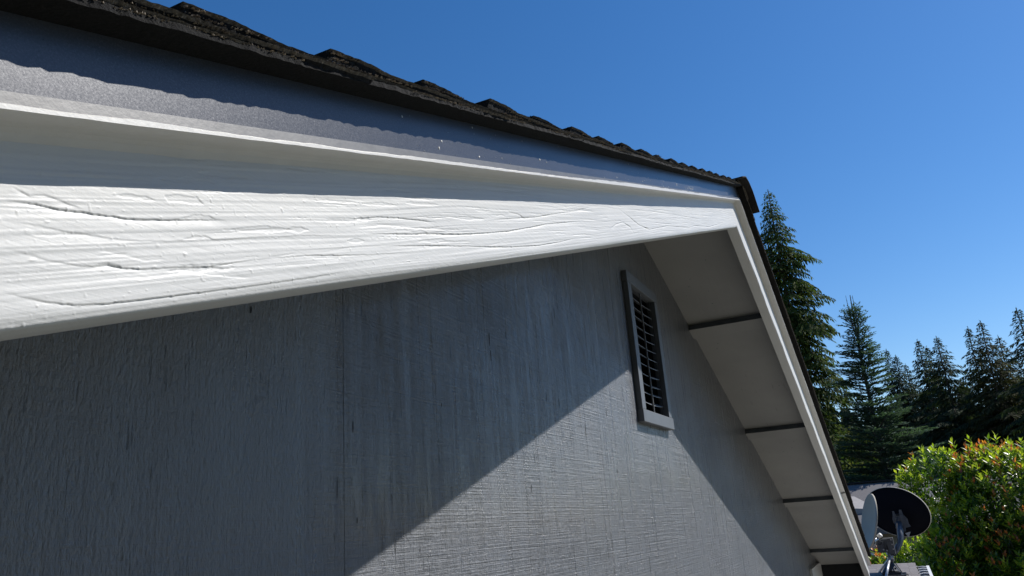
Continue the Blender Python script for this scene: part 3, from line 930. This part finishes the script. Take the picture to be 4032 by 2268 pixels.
mb = MB(); mb.add([(6.2, -0.345, -1.395), (6.2, -0.395, -1.385), (6.2, -0.37, -1.435), (6.24, -0.345, -1.395), (6.24, -0.395, -1.385), (6.24, -0.37, -1.435)], [(0, 2, 1), (3, 4, 5), (0, 1, 4, 3), (1, 2, 5, 4), (2, 0, 3, 5)]); mb.build('fin', GALVL, dm)
# arm to the grey dish and its white cap
mb = MB(); mb.tube([(6.02, -0.10, -1.47), (5.96, -0.075, -1.425), (5.92, -0.05, -1.44), (5.90, -0.035, -1.50)], [0.02, 0.026, 0.026, 0.022], 10)
mb.build('elbow_arm', simple('mid_galvanised_tube', (0.28, 0.29, 0.31), 0.25, 0.8, 0.1, 30), dm, True)
mb = MB(); mb.tube([(5.98, -0.095, -1.405), (5.965, -0.125, -1.385)], 0.021, 12); mb.build('white_cap', simple('white_plastic_cap', (0.78, 0.77, 0.74), 0.4), dm, True)
mb = MB(); mb.tube([(6.31, -0.30, -1.24), (6.16, -0.273, -1.36), (6.13, -0.262, -1.46), (6.08, -0.225, -1.56), (6.05, -0.20, -1.66), (5.98, -0.25, -1.755), (5.90, -0.30, -1.76), (5.6, -0.28, -1.765)], 0.0045, 6); mb.build('cable', BLACK, dm, True)

# ------------------------------------------------------------------ neighbour's house
nh = empty('neighbour_house', (22.6, 0.5, GROUND))
tag(nh, 'low neighbouring house with a faded grey roof behind the satellite dishes', 'house')
NR = mat_shingle('faded_grey_shingle', (0.12, 0.112, 0.112), (0.17, 0.16, 0.16), (0.24, 0.22, 0.22))
mb = MB()
x0, xr, x1 = 19.0, 22.0, 25.0; zr, ze = -0.60, -1.75
for s_ in (-1, 1):
    xe = xr + s_*3.0
    mb.add([(xr, -4, zr), (xr, 6, zr), (xe, 6, ze), (xe, -4, ze), (xr, -4, zr-.15), (xr, 6, zr-.15), (xe, 6, ze-.15), (xe, -4, ze-.15)],
           [(0, 1, 2, 3), (7, 6, 5, 4), (0, 3, 7, 4), (1, 5, 6, 2), (3, 2, 6, 7)])
nr = mb.build('roof', NR, nh)
mb = MB(); mb.box((xr, 1, zr+0.012), (0.30, 10.0, 0.03)); mb.build('ridge_strip', BLACK, nr)
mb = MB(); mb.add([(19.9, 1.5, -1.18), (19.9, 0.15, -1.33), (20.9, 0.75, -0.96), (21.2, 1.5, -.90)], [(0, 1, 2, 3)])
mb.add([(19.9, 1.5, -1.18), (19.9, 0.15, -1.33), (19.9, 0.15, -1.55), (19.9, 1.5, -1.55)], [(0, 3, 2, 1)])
mb.build('porch_gable', simple('pale_grey_shingle', (0.30, 0.28, 0.27), 0.9, 0, 0.1, 8), nr)  # facet in a paler grey than the main roof
mb = MB(); mb.box((22.0, 1, -3.05), (5.0, 9.0, 2.5)); nw = mb.build('wall', simple('tan_siding', (0.24, 0.21, 0.17), 0.8, 0, 0.08, 3), nh)
for y in (-2, 0.6, 3.4):
    mb = MB(); mb.box((19.49, y, -2.9), (0.05, 1.1, 1.1)); wn = mb.build('window', WHT, nh)
    mb = MB(); mb.box((19.46, y, -2.9), (0.02, 0.98, 0.98)); mb.build('pane', simple('dark_glass', (0.03, 0.04, 0.05), 0.08, 0, 0.05, 5), wn)

# ------------------------------------------------------------------ foliage materials
def leafmat(name, stops, rough=0.75, trans=0.25, nscale=1.2, spec=0.12):
    mt, t, b = newmat(name)
    g = N(t, 'ShaderNodeNewGeometry')
    f = noise(t, pos(t), nscale, 4)
    rnd = g.outputs['Random Per Island']
    mix_ = math_n(t, 'MULTIPLY_ADD', rnd, 0.55, math_n(t, 'MULTIPLY', f, 0.45))
    c = ramp(t, mix_, stops)
    t.links.new(c, b.inputs['Base Color'])
    b.inputs['Roughness'].default_value = rough
    b.inputs['Specular IOR Level'].default_value = spec
    tr = N(t, 'ShaderNodeBsdfTranslucent')
    t.links.new(mixc(t, 1.0, c, (1.3, 1.5, 0.7), 'MULTIPLY'), tr.inputs['Color'])
    ms = N(t, 'ShaderNodeMixShader'); ms.inputs[0].default_value = trans
    o = [n for n in t.nodes if n.type == 'OUTPUT_MATERIAL'][0]
    t.links.new(b.outputs[0], ms.inputs[1]); t.links.new(tr.outputs[0], ms.inputs[2]); t.links.new(ms.outputs[0], o.inputs['Surface'])
    return mt
F_A = leafmat('olive_green_needles', [(0.2, (0.022, 0.038, 0.012)), (0.5, (0.055, 0.080, 0.020)), (0.85, (0.12, 0.14, 0.034))], trans=0.35)
F_B = leafmat('blue_green_needles', [(0.2, (0.028, 0.052, 0.038)), (0.5, (0.065, 0.105, 0.078)), (0.85, (0.13, 0.18, 0.14))], trans=0.3)
F_C = leafmat('dark_green_needles', [(0.2, (0.016, 0.028, 0.016)), (0.5, (0.036, 0.054, 0.030)), (0.85, (0.075, 0.090, 0.045))], trans=0.25)
F_D = leafmat('brownish_green_needles', [(0.2, (0.024, 0.028, 0.012)), (0.5, (0.055, 0.058, 0.024)), (0.85, (0.11, 0.095, 0.042))], trans=0.25)
BARK = simple('grey_brown_bark', (0.085, 0.070, 0.060), 0.9, 0, 0.35, 12, 0.8, 0.01)

def quads_mesh(name, P, A, B, mat, parent, fold=None):
    """P centre-base (n,3), A along vector, B half width vector -> pointed leaf quads"""
    n = len(P)
    V = np.empty((n, 4, 3))
    V[:, 0] = P; V[:, 1] = P + A*0.45 + B; V[:, 2] = P + A; V[:, 3] = P + A*0.45 - B
    if fold is not None:
        V[:, 1] += fold; V[:, 3] += fold
    V = V.reshape(-1, 3)
    off = woff(parent)
    V = V - np.array(off)
    me = bpy.data.meshes.new(name)
    me.vertices.add(n*4); me.vertices.foreach_set('co', V.ravel())
    if fold is None:
        idx = np.arange(n*4, dtype=np.int32); sz = 4
    else:
        b0 = np.arange(n)[:, None]*4
        idx = np.concatenate([b0+0, b0+1, b0+2, b0+0, b0+2, b0+3], 1).ravel().astype(np.int32); sz = 3
    me.loops.add(len(idx)); me.loops.foreach_set('vertex_index', idx)
    npo = len(idx)//sz
    me.polygons.add(npo); me.polygons.foreach_set('loop_start', np.arange(0, len(idx), sz, dtype=np.int32))
    me.polygons.foreach_set('loop_total', np.full(npo, sz, dtype=np.int32))
    me.update(calc_edges=True)
    return link_mesh(name, me, mat, parent)

def nrm(v): return v/np.maximum(np.linalg.norm(v, axis=-1, keepdims=True), 1e-9)

def conifer(x, y, ztop, rad, label, mat, seed, zlow=GROUND+1.5, gap=0.16, step=0.13, ll=0.24, lw=0.045, a0=0.0, sag=0.3, hang=0.5, per=4, group=None, leaders=1, bare=0.25, name='conifer_tree', trunk_r=None, jag=0.35, fan=0.42, tstep=0.08):
    r = np.random.RandomState(seed)
    root = empty(name, (x, y, GROUND))
    tag(root, label, 'tree', group)
    H = ztop-GROUND
    tr = trunk_r or 0.008*H
    mb = MB()
    pts = [(x, y, GROUND + H*t_) for t_ in (0, .15, .35, .55, .75, .9, 1.0)]
    pts = [(px+0.02*math.sin(i*2.1+seed)*i*0.3, py+0.02*math.cos(i*1.7+seed)*i*0.3, pz) for i, (px, py, pz) in enumerate(pts)]
    mb.tube(pts, [tr*(1-t_)**0.8+0.012 for t_ in (0, .15, .35, .55, .75, .9, 1.0)], 7)
    Ps = []; As = []; Bs = []
    br = MB()
    tops = [(0.0, 0.0, 0.0)] if leaders == 1 else [(0.0, 0.09, 0.0), (0.0, -0.09, -0.02)]
    if leaders > 1:
        for (dx, dy, dz) in tops:
            br.tube([(x, y, ztop-1.5), (x+dx*.7, y+dy*.8, ztop-1.1), (x+dx, y+dy, ztop-0.6), (x+dx*1.1, y+dy*1.1, ztop+dz)], [0.03, 0.025, 0.014, 0.005], 5)
    z = ztop - (0.12 if leaders == 1 else 0.45); ang = r.rand()*6
    while z > zlow:
        d = ztop - z
        ang += 2.4 + (r.rand()-.5)*0.8
        L = rad(d) * (1-jag + jag*1.6*r.rand())
        if r.rand() < 0.06: L *= 1.25
        ca, sa = math.cos(ang), math.sin(ang)
        n = max(2, int(L/step))
        u = (np.arange(n)+0.6)/n
        u = u[u > bare*min(1, d/4)*r.rand()*1.6]
        if len(u) == 0: u = np.array([1.0])
        sg = sag*(0.6+0.8*r.rand()); aa = a0 + (r.rand()-.5)*0.25 + (0.45 if d < 1.2 else 0)*(1-sag)
        base = np.stack([x+ca*L*u, y+sa*L*u, z + L*(aa*u - sg*u*u)], 1)
        dirv = np.array([ca, sa, 0.0]); lat = np.array([-sa, ca, 0.0])
        slope = (aa-2*sg*u)[:, None]
        bd = nrm(dirv[None] + slope*np.array([0, 0, 1.0]))
        # flat fan of side twigs
        lt = (L*fan*(1.05-u) + 0.06)*(0.7+0.6*r.rand(len(u)))
        q = np.maximum(1, (lt/tstep).astype(int))
        rep_ = np.repeat(np.arange(len(u)), q)
        tpos = np.concatenate([(np.arange(c_)+r.rand())/max(c_, 1) for c_ in q])
        for sd_ in (-1, 1):
            tw = nrm(bd*0.55 + lat[None]*sd_*(0.8+0.3*r.rand(len(u)))[:, None] + np.array([0, 0, 1.0])*(-hang*0.35))
            B0 = base[rep_] + tw[rep_]*(lt[rep_]*tpos)[:, None]
            B0[:, 2] -= (lt[rep_]*tpos)**1.3*max(0, hang)*0.30
            for q2 in range(per):
                nn = len(B0)
                dv = nrm(tw[rep_]*0.8 + lat[None]*(r.rand(nn)-.5)[:, None]*0.6 + bd[rep_]*0.35 + np.array([0, 0, 1.0])*(-hang*(0.2+r.rand(nn)))[:, None] + 0.22*(r.rand(nn, 3)-.5))
                l_ = ll*(0.6+0.8*r.rand(nn))[:, None]*(0.35+0.65*min(1, d/2.0))
                wv = nrm(np.cross(dv, nrm(np.array([0, 0, 1.0])[None] + 1.1*(r.rand(nn, 3)-.5))))
                Ps.append(B0 + 0.05*(r.rand(nn, 3)-.5)); As.append(dv*l_); Bs.append(wv*lw*(0.6+0.8*r.rand(nn))[:, None])
        if L > 0.25:
            br.tube([(x, y, z), (x+ca*L*.5, y+sa*L*.5, z+L*(aa*.5-sg*.25)), (x+ca*L*.92, y+sa*L*.92, z+L*(aa*.92-sg*.85))], [0.012+0.010*L, 0.008+0.005*L, 0.003], 4, caps=False)
        z -= gap*(0.35+0.65*min(1, d/3))*(0.6+0.8*r.rand())
    # leader needles
    for (dx, dy, dz) in tops:
        k = 46
        t_ = r.rand(k)
        zz = ztop + dz - t_*(0.9 if leaders > 1 else 0.7)
        an = r.rand(k)*6.28
        dv = np.stack([np.cos(an)*.5, np.sin(an)*.5, 1.0+0*an], 1)
        Ps.append(np.stack([x+dx+0*t_, y+dy+0*t_, zz], 1)); As.append(nrm(dv)*ll*0.40); Bs.append(nrm(np.cross(nrm(dv), np.array([0, 0, 1.0])))*lw*0.30)
    mb.build('trunk', BARK, root)
    tag(br.build('branches', BARK, root), kind='stuff')
    quads_mesh('crown', np.concatenate(Ps), np.concatenate(As), np.concatenate(Bs), mat, root)
    return root

# tall olive conifer just past the eaves
def radA(d):
    base = 1.12*min(0.40*d+0.05, 1.45+0.03*d)
    return base*(1.0 + 0.20*math.sin(d*1.9+0.6)) + (0.35 if 5.2 < d < 6.0 else 0)
conifer(36.99, 2.80, 14.85, radA, 'tallest drooping dark green conifer rising directly behind the right barge board', F_A, 11,
        gap=0.085, step=0.12, ll=0.23, lw=0.034, a0=0.10, sag=0.42, hang=1.0, per=2, bare=0.1, jag=0.5, tstep=0.09, fan=0.5)
conifer(23.9, -0.13, 5.35, lambda d: min(0.36*d**0.82+0.05, 1.9)*(1+0.12*math.sin(d*3.1)), 'slim blue-green fir with a bare twin leader beside the tall drooping conifer', F_B, 12,
        gap=0.040, step=0.08, ll=0.12, lw=0.021, a0=0.30, sag=0.10, hang=-0.12, per=2, leaders=2, tstep=0.055, fan=0.45, bare=0.1, zlow=-2.0, name='fir_tree', trunk_r=0.11)
far = [
 (57.1, -1.49, 8.95, 0.22, F_C, 'thin spire of a distant fir just right of the blue-green fir'),
 (57.09, -1.99, 8.45, 0.30, F_C, 'short dark distant fir in the dip behind the blue-green fir'),
 (59.08, -2.56, 8.05, 0.30, F_C, 'lowest of the distant firs, at the left edge of the bright sky notch'),
 (52.04, -3.30, 8.45, 0.26, F_C, 'narrow leaning-branched distant fir at the left of the background pair'),
 (54.01, -3.85, 8.25, 0.24, F_C, 'thin pale distant fir squeezed between two darker ones'),
 (48.98, -4.17, 7.95, 0.36, F_C, 'broad pointed dark distant fir in the middle of the background row'),
 (46.83, -5.65, 7.85, 0.26, F_C, 'slender dark fir left of the brownish background tree'),
 (44.77, -6.07, 7.70, 0.30, F_D, 'tall ragged-topped distant fir in the right background'),
 (46.68, -6.97, 7.05, 0.38, F_D, 'wide brownish green distant fir near the right edge'),
 (40.58, -7.21, 7.30, 0.30, F_C, 'dark fir with a clear pointed top at the right edge of the picture'),
]
for i, (x, y, zt_, k, mt, lb) in enumerate(far):
    conifer(x, y, zt_, (lambda k: (lambda d: min(1.22*k*d+0.03, 2.3)))(k), lb, mt, 30+i, gap=0.06, step=0.14, ll=0.26, lw=0.026, a0=0.12, sag=0.34, hang=0.6, per=3, jag=0.6, tstep=0.10, fan=0.45,
            zlow=-0.5, group='distant firs beyond the gardens', bare=0.2, name='fir_tree')

# mass of woodland further back, too dense to count
def wood():
    r = np.random.RandomState(4)
    n = 80000
    # crowns along an arc
    ox = np.array([(72+6*r.rand(), 8 - 26*(i/38.0) + r.rand(), 5.2+2.8*r.rand()) for i in range(38)])
    i = r.randint(0, len(ox), n)
    zt_ = ox[i, 2]; z = -2.0 + (zt_+2.0)*r.rand(n)**0.8
    rad = 0.22*(zt_-z)+0.05; rad = np.minimum(rad, 1.8)*(0.8+0.2*np.sin(z*9+i))
    an = r.rand(n)*6.28; q = np.sqrt(r.rand(n))
    P = np.stack([ox[i, 0]+np.cos(an)*rad*q, ox[i, 1]+np.sin(an)*rad*q, z], 1)
    dv = nrm(np.stack([np.cos(an), np.sin(an), -0.5-0.6*r.rand(n)], 1))
    wv = nrm(np.cross(dv, nrm(r.rand(n, 3)-.5)))
    root = empty('woodland', (75, -4, GROUND)); tag(root, 'dense dark wood filling the gaps behind the distant firs', 'woodland')
    o = quads_mesh('foliage', P, dv*0.55, wv*0.10, F_C, root); tag(o, kind='stuff')
    mb = MB()
    for (x, y, zz) in ox: mb.tube([(x, y, GROUND), (x, y, zz-0.3)], [0.16, 0.03], 5)
    tag(mb.build('trunks', BARK, root), kind='stuff')
wood()

# bright undergrowth below the conifers
F_U = leafmat('yellow_green_undergrowth', [(0.2, (0.030, 0.050, 0.014)), (0.5, (0.060, 0.085, 0.022)), (0.85, (0.14, 0.13, 0.045))], trans=0.3, nscale=1.5)
def leaf_blob(name, label, cat, blobs, n, ll, lw, mat, seed, group=None):
    r = np.random.RandomState(seed)
    c = np.array([b[:3] for b in blobs]); rad = np.array([b[3] for b in blobs])
    i = r.randint(0, len(blobs), n)
    d = nrm(r.randn(n, 3)); q = (0.55+0.45*r.rand(n)**0.5)
    lump = 1+0.25*np.sin(d[:, 0]*7+i)*np.sin(d[:, 1]*6+2*i)*np.sin(d[:, 2]*5+i)
    P = c[i] + d*(rad[i]*q*lump)[:, None]
    P[:, 2] = np.maximum(P[:, 2], GROUND)
    dv = nrm(d*0.6 + r.randn(n, 3)*0.6 + np.array([0, 0, 0.1])); wv = nrm(np.cross(dv, r.randn(n, 3)))
    root = empty(name, tuple(np.array([c[:, 0].mean(), c[:, 1].mean(), GROUND]))); tag(root, label, cat, group)
    o = quads_mesh('foliage', P, dv*ll, wv*lw, mat, root); tag(o, kind='stuff')
    mb = MB()
    for b in blobs[::2]:
        mb.tube([(c[:, 0].mean(), c[:, 1].mean(), GROUND), (b[0], b[1], b[2])], [0.07, 0.02], 5)
    mb.build('stem', BARK, root)
leaf_blob('bush', 'sunlit yellow-green undergrowth below the tall drooping conifer', 'bush',
          [(32, 1.4, -0.6, 1.2), (32, 0.2, -0.9, 1.2), (31, -0.8, -0.8, 1.1), (33, 2.6, -0.3, 1.3), (33, 0.9, 0.9, 0.9), (30, -1.7, -1.2, 1.2)], 15000, 0.16, 0.045, F_U, 3)
leaf_blob('bush', 'feathery pale green bush at the foot of the blue-green fir left of the red-tipped shrub', 'bush',
          [(26, -1.15, -0.9, 0.55), (26, -1.5, -0.5, 0.45), (27, -1.3, -0.1, 0.4), (26, -0.8, -1.3, 0.6)], 6000, 0.13, 0.02, F_B, 4)

# ------------------------------------------------------------------ red-tipped shrub on the right
L_G = leafmat('glossy_green_leaf', [(0.15, (0.03, 0.065, 0.008)), (0.45, (0.085, 0.155, 0.014)), (0.8, (0.19, 0.27, 0.022))], rough=0.30, trans=0.5, nscale=2.2, spec=0.6)
L_Y = leafmat('sunlit_yellow_green_leaf', [(0.2, (0.24, 0.32, 0.025)), (0.8, (0.44, 0.46, 0.05))], rough=0.34, trans=0.5, spec=0.55)  # yellow-green stands in for sun on the upper outer leaves
L_R = leafmat('new_red_leaf', [(0.2, (0.42, 0.08, 0.035)), (0.8, (0.60, 0.22, 0.05))], rough=0.34, trans=0.45, spec=0.55)
sh = empty('shrub', (9.4, -1.8, GROUND))
tag(sh, 'big glossy green shrub with red and orange new shoots at the lower right', 'shrub')
def shrub():
    r = np.random.RandomState(21)
    blobs = np.array([(9.3, -1.30, -1.75, 0.72), (9.1, -1.75, -1.35, 0.80), (9.5, -0.92, -0.98, 0.46), (9.6, -2.5, -1.3, 0.85), (8.9, -1.15, -2.35, 0.70),
                      (8.7, -1.9, -2.1, 0.75), (9.0, -0.95, -2.0, 0.50), (9.4, -1.2, -3.1, 0.9), (9.0, -2.3, -3.0, 1.0), (9.6, -0.70, -2.7, 0.55), (9.3, -1.45, -1.05, 0.50), (9.0, -2.35, -1.6, 0.7), (9.7, -0.50, -2.15, 0.45), (9.9, -0.05, -2.35, 0.50), (9.6, -0.62, -0.98, 0.22)])
    n = 9000
    i = r.choice(len(blobs), n, p=blobs[:, 3]**2/np.sum(blobs[:, 3]**2))
    d = nrm(r.randn(n, 3)); d[:, 0] = -np.abs(d[:, 0])*0.9 + 0.25*r.rand(n); d = nrm(d)
    q = 0.62+0.40*r.rand(n)**0.7
    P = blobs[i, :3] + d*(blobs[i, 3]*q)[:, None]
    # reject shoots that sit deep inside another blob
    dist = np.min(np.linalg.norm(P[:, None]-blobs[None, :, :3], axis=2)/blobs[None, :, 3], axis=1)
    keep = dist > 0.60*r.rand(n)+0.15
    P = P[keep]; d = d[keep]; n = len(P)
    outer = np.min(np.linalg.norm(P[:, None]-blobs[None, :, :3], axis=2)/blobs[None, :, 3], axis=1) > 0.82
    sd = nrm(d*0.55 + np.array([-0.05, -0.05, 0.95]) + 0.35*(r.rand(n, 3)-.5))
    k = 9
    stem = MB()
    hi = P[:, 2] > -2.6
    red = (r.rand(n) < 0.10+0.34*(vnoise(P[:, 1]*2.6, P[:, 2]*2.6+9, 71) > 0.08)) & outer & hi
    yel = (r.rand(n) < np.clip(0.80 + (P[:, 2]+1.5)*0.45, 0.16, 0.88)) & outer  # likelier higher up: light on the shrub top put into leaf colour
    for a in np.where(red)[0]:
        stem.tube([P[a]-sd[a]*0.12, P[a] + sd[a]*0.12], [0.004, 0.0025], 3, caps=False)
    stray = (r.rand(n) < 0.10) & outer
    P = P + sd*(0.16*stray*r.rand(n))[:, None]
    h = 0.08 + np.where(red | stray, 0.09, 0.03)*r.rand(n)
    u = nrm(np.cross(sd, np.array([0.3, 0.8, 0.1]))); v = np.cross(sd, u)
    parts = []
    for j in range(k):
        t_ = j/(k-1)
        an = (j*2.4 + np.arange(n))[:, None]
        out = u*np.cos(an)+v*np.sin(an)
        dv = nrm(out*(1.0-0.35*t_) + sd*(0.35+0.75*t_))
        ln = (0.086*(0.75+0.5*r.rand(n))*(1.0-0.25*t_*np.where(red, 1, .4)))[:, None]
        wv = nrm(np.cross(dv, sd + 0.3*(r.rand(n, 3)-.5)))
        c = np.where(red & (t_ > 0.66), 2, np.where(yel & (t_ > 0.3), 1, 0))
        parts.append((c, P+sd*(h*t_)[:, None], dv*ln, wv*ln*0.19, np.cross(wv, dv)*ln*0.19*0.35))
    CC, LP_, LA_, LB_, LF_ = [np.concatenate([p[q] for p in parts]) for q in range(5)]
    ni = 11000
    bi = r.choice(len(blobs), ni, p=blobs[:, 3]**3/np.sum(blobs[:, 3]**3))
    di = nrm(r.randn(ni, 3)); Pi = blobs[bi, :3] + di*(blobs[bi, 3]*0.80*r.rand(ni)**0.4)[:, None]
    dv = nrm(r.randn(ni, 3)); wv = nrm(np.cross(dv, r.randn(ni, 3)))
    CC = np.concatenate([CC, np.zeros(ni, dtype=CC.dtype)]); LP_ = np.concatenate([LP_, Pi]); LA_ = np.concatenate([LA_, dv*0.075])
    LB_ = np.concatenate([LB_, wv*0.015]); LF_ = np.concatenate([LF_, np.cross(wv, dv)*0.005])
    tag(stem.build('twigs', BARK, sh), kind='stuff')
    cnt = 0
    rest = []
    camv = np.array(CAM)
    for c, mt in ((0, L_G), (1, L_Y), (2, L_R)):
        Pn, An, Bn, Fn = [q_[CC == c] for q_ in (LP_, LA_, LB_, LF_)]
        q = 100
        dd = np.linalg.norm(Pn-camv, axis=1) + np.where(Pn[:, 2] < -2.3, 5, 0) + np.where(Pn[:, 1] < -1.75, 5, 0)
        o_ = np.argsort(dd)
        for a in o_[:q]:
            V = [Pn[a], Pn[a]+An[a]*.25+Bn[a]*.75+Fn[a]*.7, Pn[a]+An[a]*.55+Bn[a]+Fn[a], Pn[a]+An[a], Pn[a]+An[a]*.55-Bn[a]+Fn[a], Pn[a]+An[a]*.25-Bn[a]*.75+Fn[a]*.7, Pn[a]+An[a]*.5]
            obj('leaf', V, [(0, 1, 6), (1, 2, 6), (2, 3, 6), (6, 3, 4), (6, 4, 5), (0, 6, 5)], mt, sh)
        o_ = o_[q:]
        tag(quads_mesh('foliage', Pn[o_], An[o_], Bn[o_], mt, sh, fold=Fn[o_]), kind='stuff')
    mb = MB()
    for b in blobs:
        mb.tube([(9.4+(b[0]-9.4)*.1, -1.8+(b[1]+1.8)*.15, GROUND), ((b[0]+9.4)/2, (b[1]-1.8)/2, (b[2]+GROUND)/2+.3), (b[0], b[1], b[2])], [0.05, 0.03, 0.012], 6)
    mb.build('trunk', BARK, sh)
shrub()

# ------------------------------------------------------------------ tall unseen trees added behind the camera to block low sky light
def sky_block_trees():
    r = np.random.RandomState(8)
    for i, (az, dist, top, lb) in enumerate([(-88, 13, 8.5, 'broad dark tree added out of view opposite the gable to block sky light'),
                                  (-108, 12, 9.5, 'tallest of the unseen dark trees added behind the camera to cut sky light'),
                                  (-130, 12, 9.0, 'dense dark tree added out of view at the left rear as a sky blocker'),
                                  (-155, 12, 8.5, 'dark unseen tree added further left to keep low sky light off the wall'),
                                  (-178, 13, 8.0, 'dark unseen tree added beyond the left eave to hold back sky light')]):
        cx = CAM.x + dist*math.cos(R(az)); cy = CAM.y + dist*math.sin(R(az))
        n = 9000
        z = GROUND + (top-GROUND)*r.rand(n)**0.85
        q = (z-GROUND)/(top-GROUND)
        rad = 3.3*np.sqrt(np.clip(1-q**2.2, 0, 1))*(0.85+0.15*np.sin(z*2+i))
        an = r.rand(n)*6.283; rr_ = np.sqrt(r.rand(n))
        P = np.stack([cx+np.cos(an)*rad*rr_, cy+np.sin(an)*rad*rr_, z], 1)
        dv = nrm(np.stack([np.cos(an), np.sin(an), -0.6+0*an], 1) + 0.6*r.randn(n, 3)); wv = nrm(np.cross(dv, r.randn(n, 3)))
        root = empty('sky_block_tree', (cx, cy, GROUND)); tag(root, lb, 'tree', 'unseen trees added to block sky light')
        tag(quads_mesh('crown', P, dv*0.5, wv*0.16, F_C, root), kind='stuff')
        mb = MB(); mb.tube([(cx, cy, GROUND), (cx, cy, top-1)], [0.25, 0.05], 8); mb.build('trunk', BARK, root)
sky_block_trees()
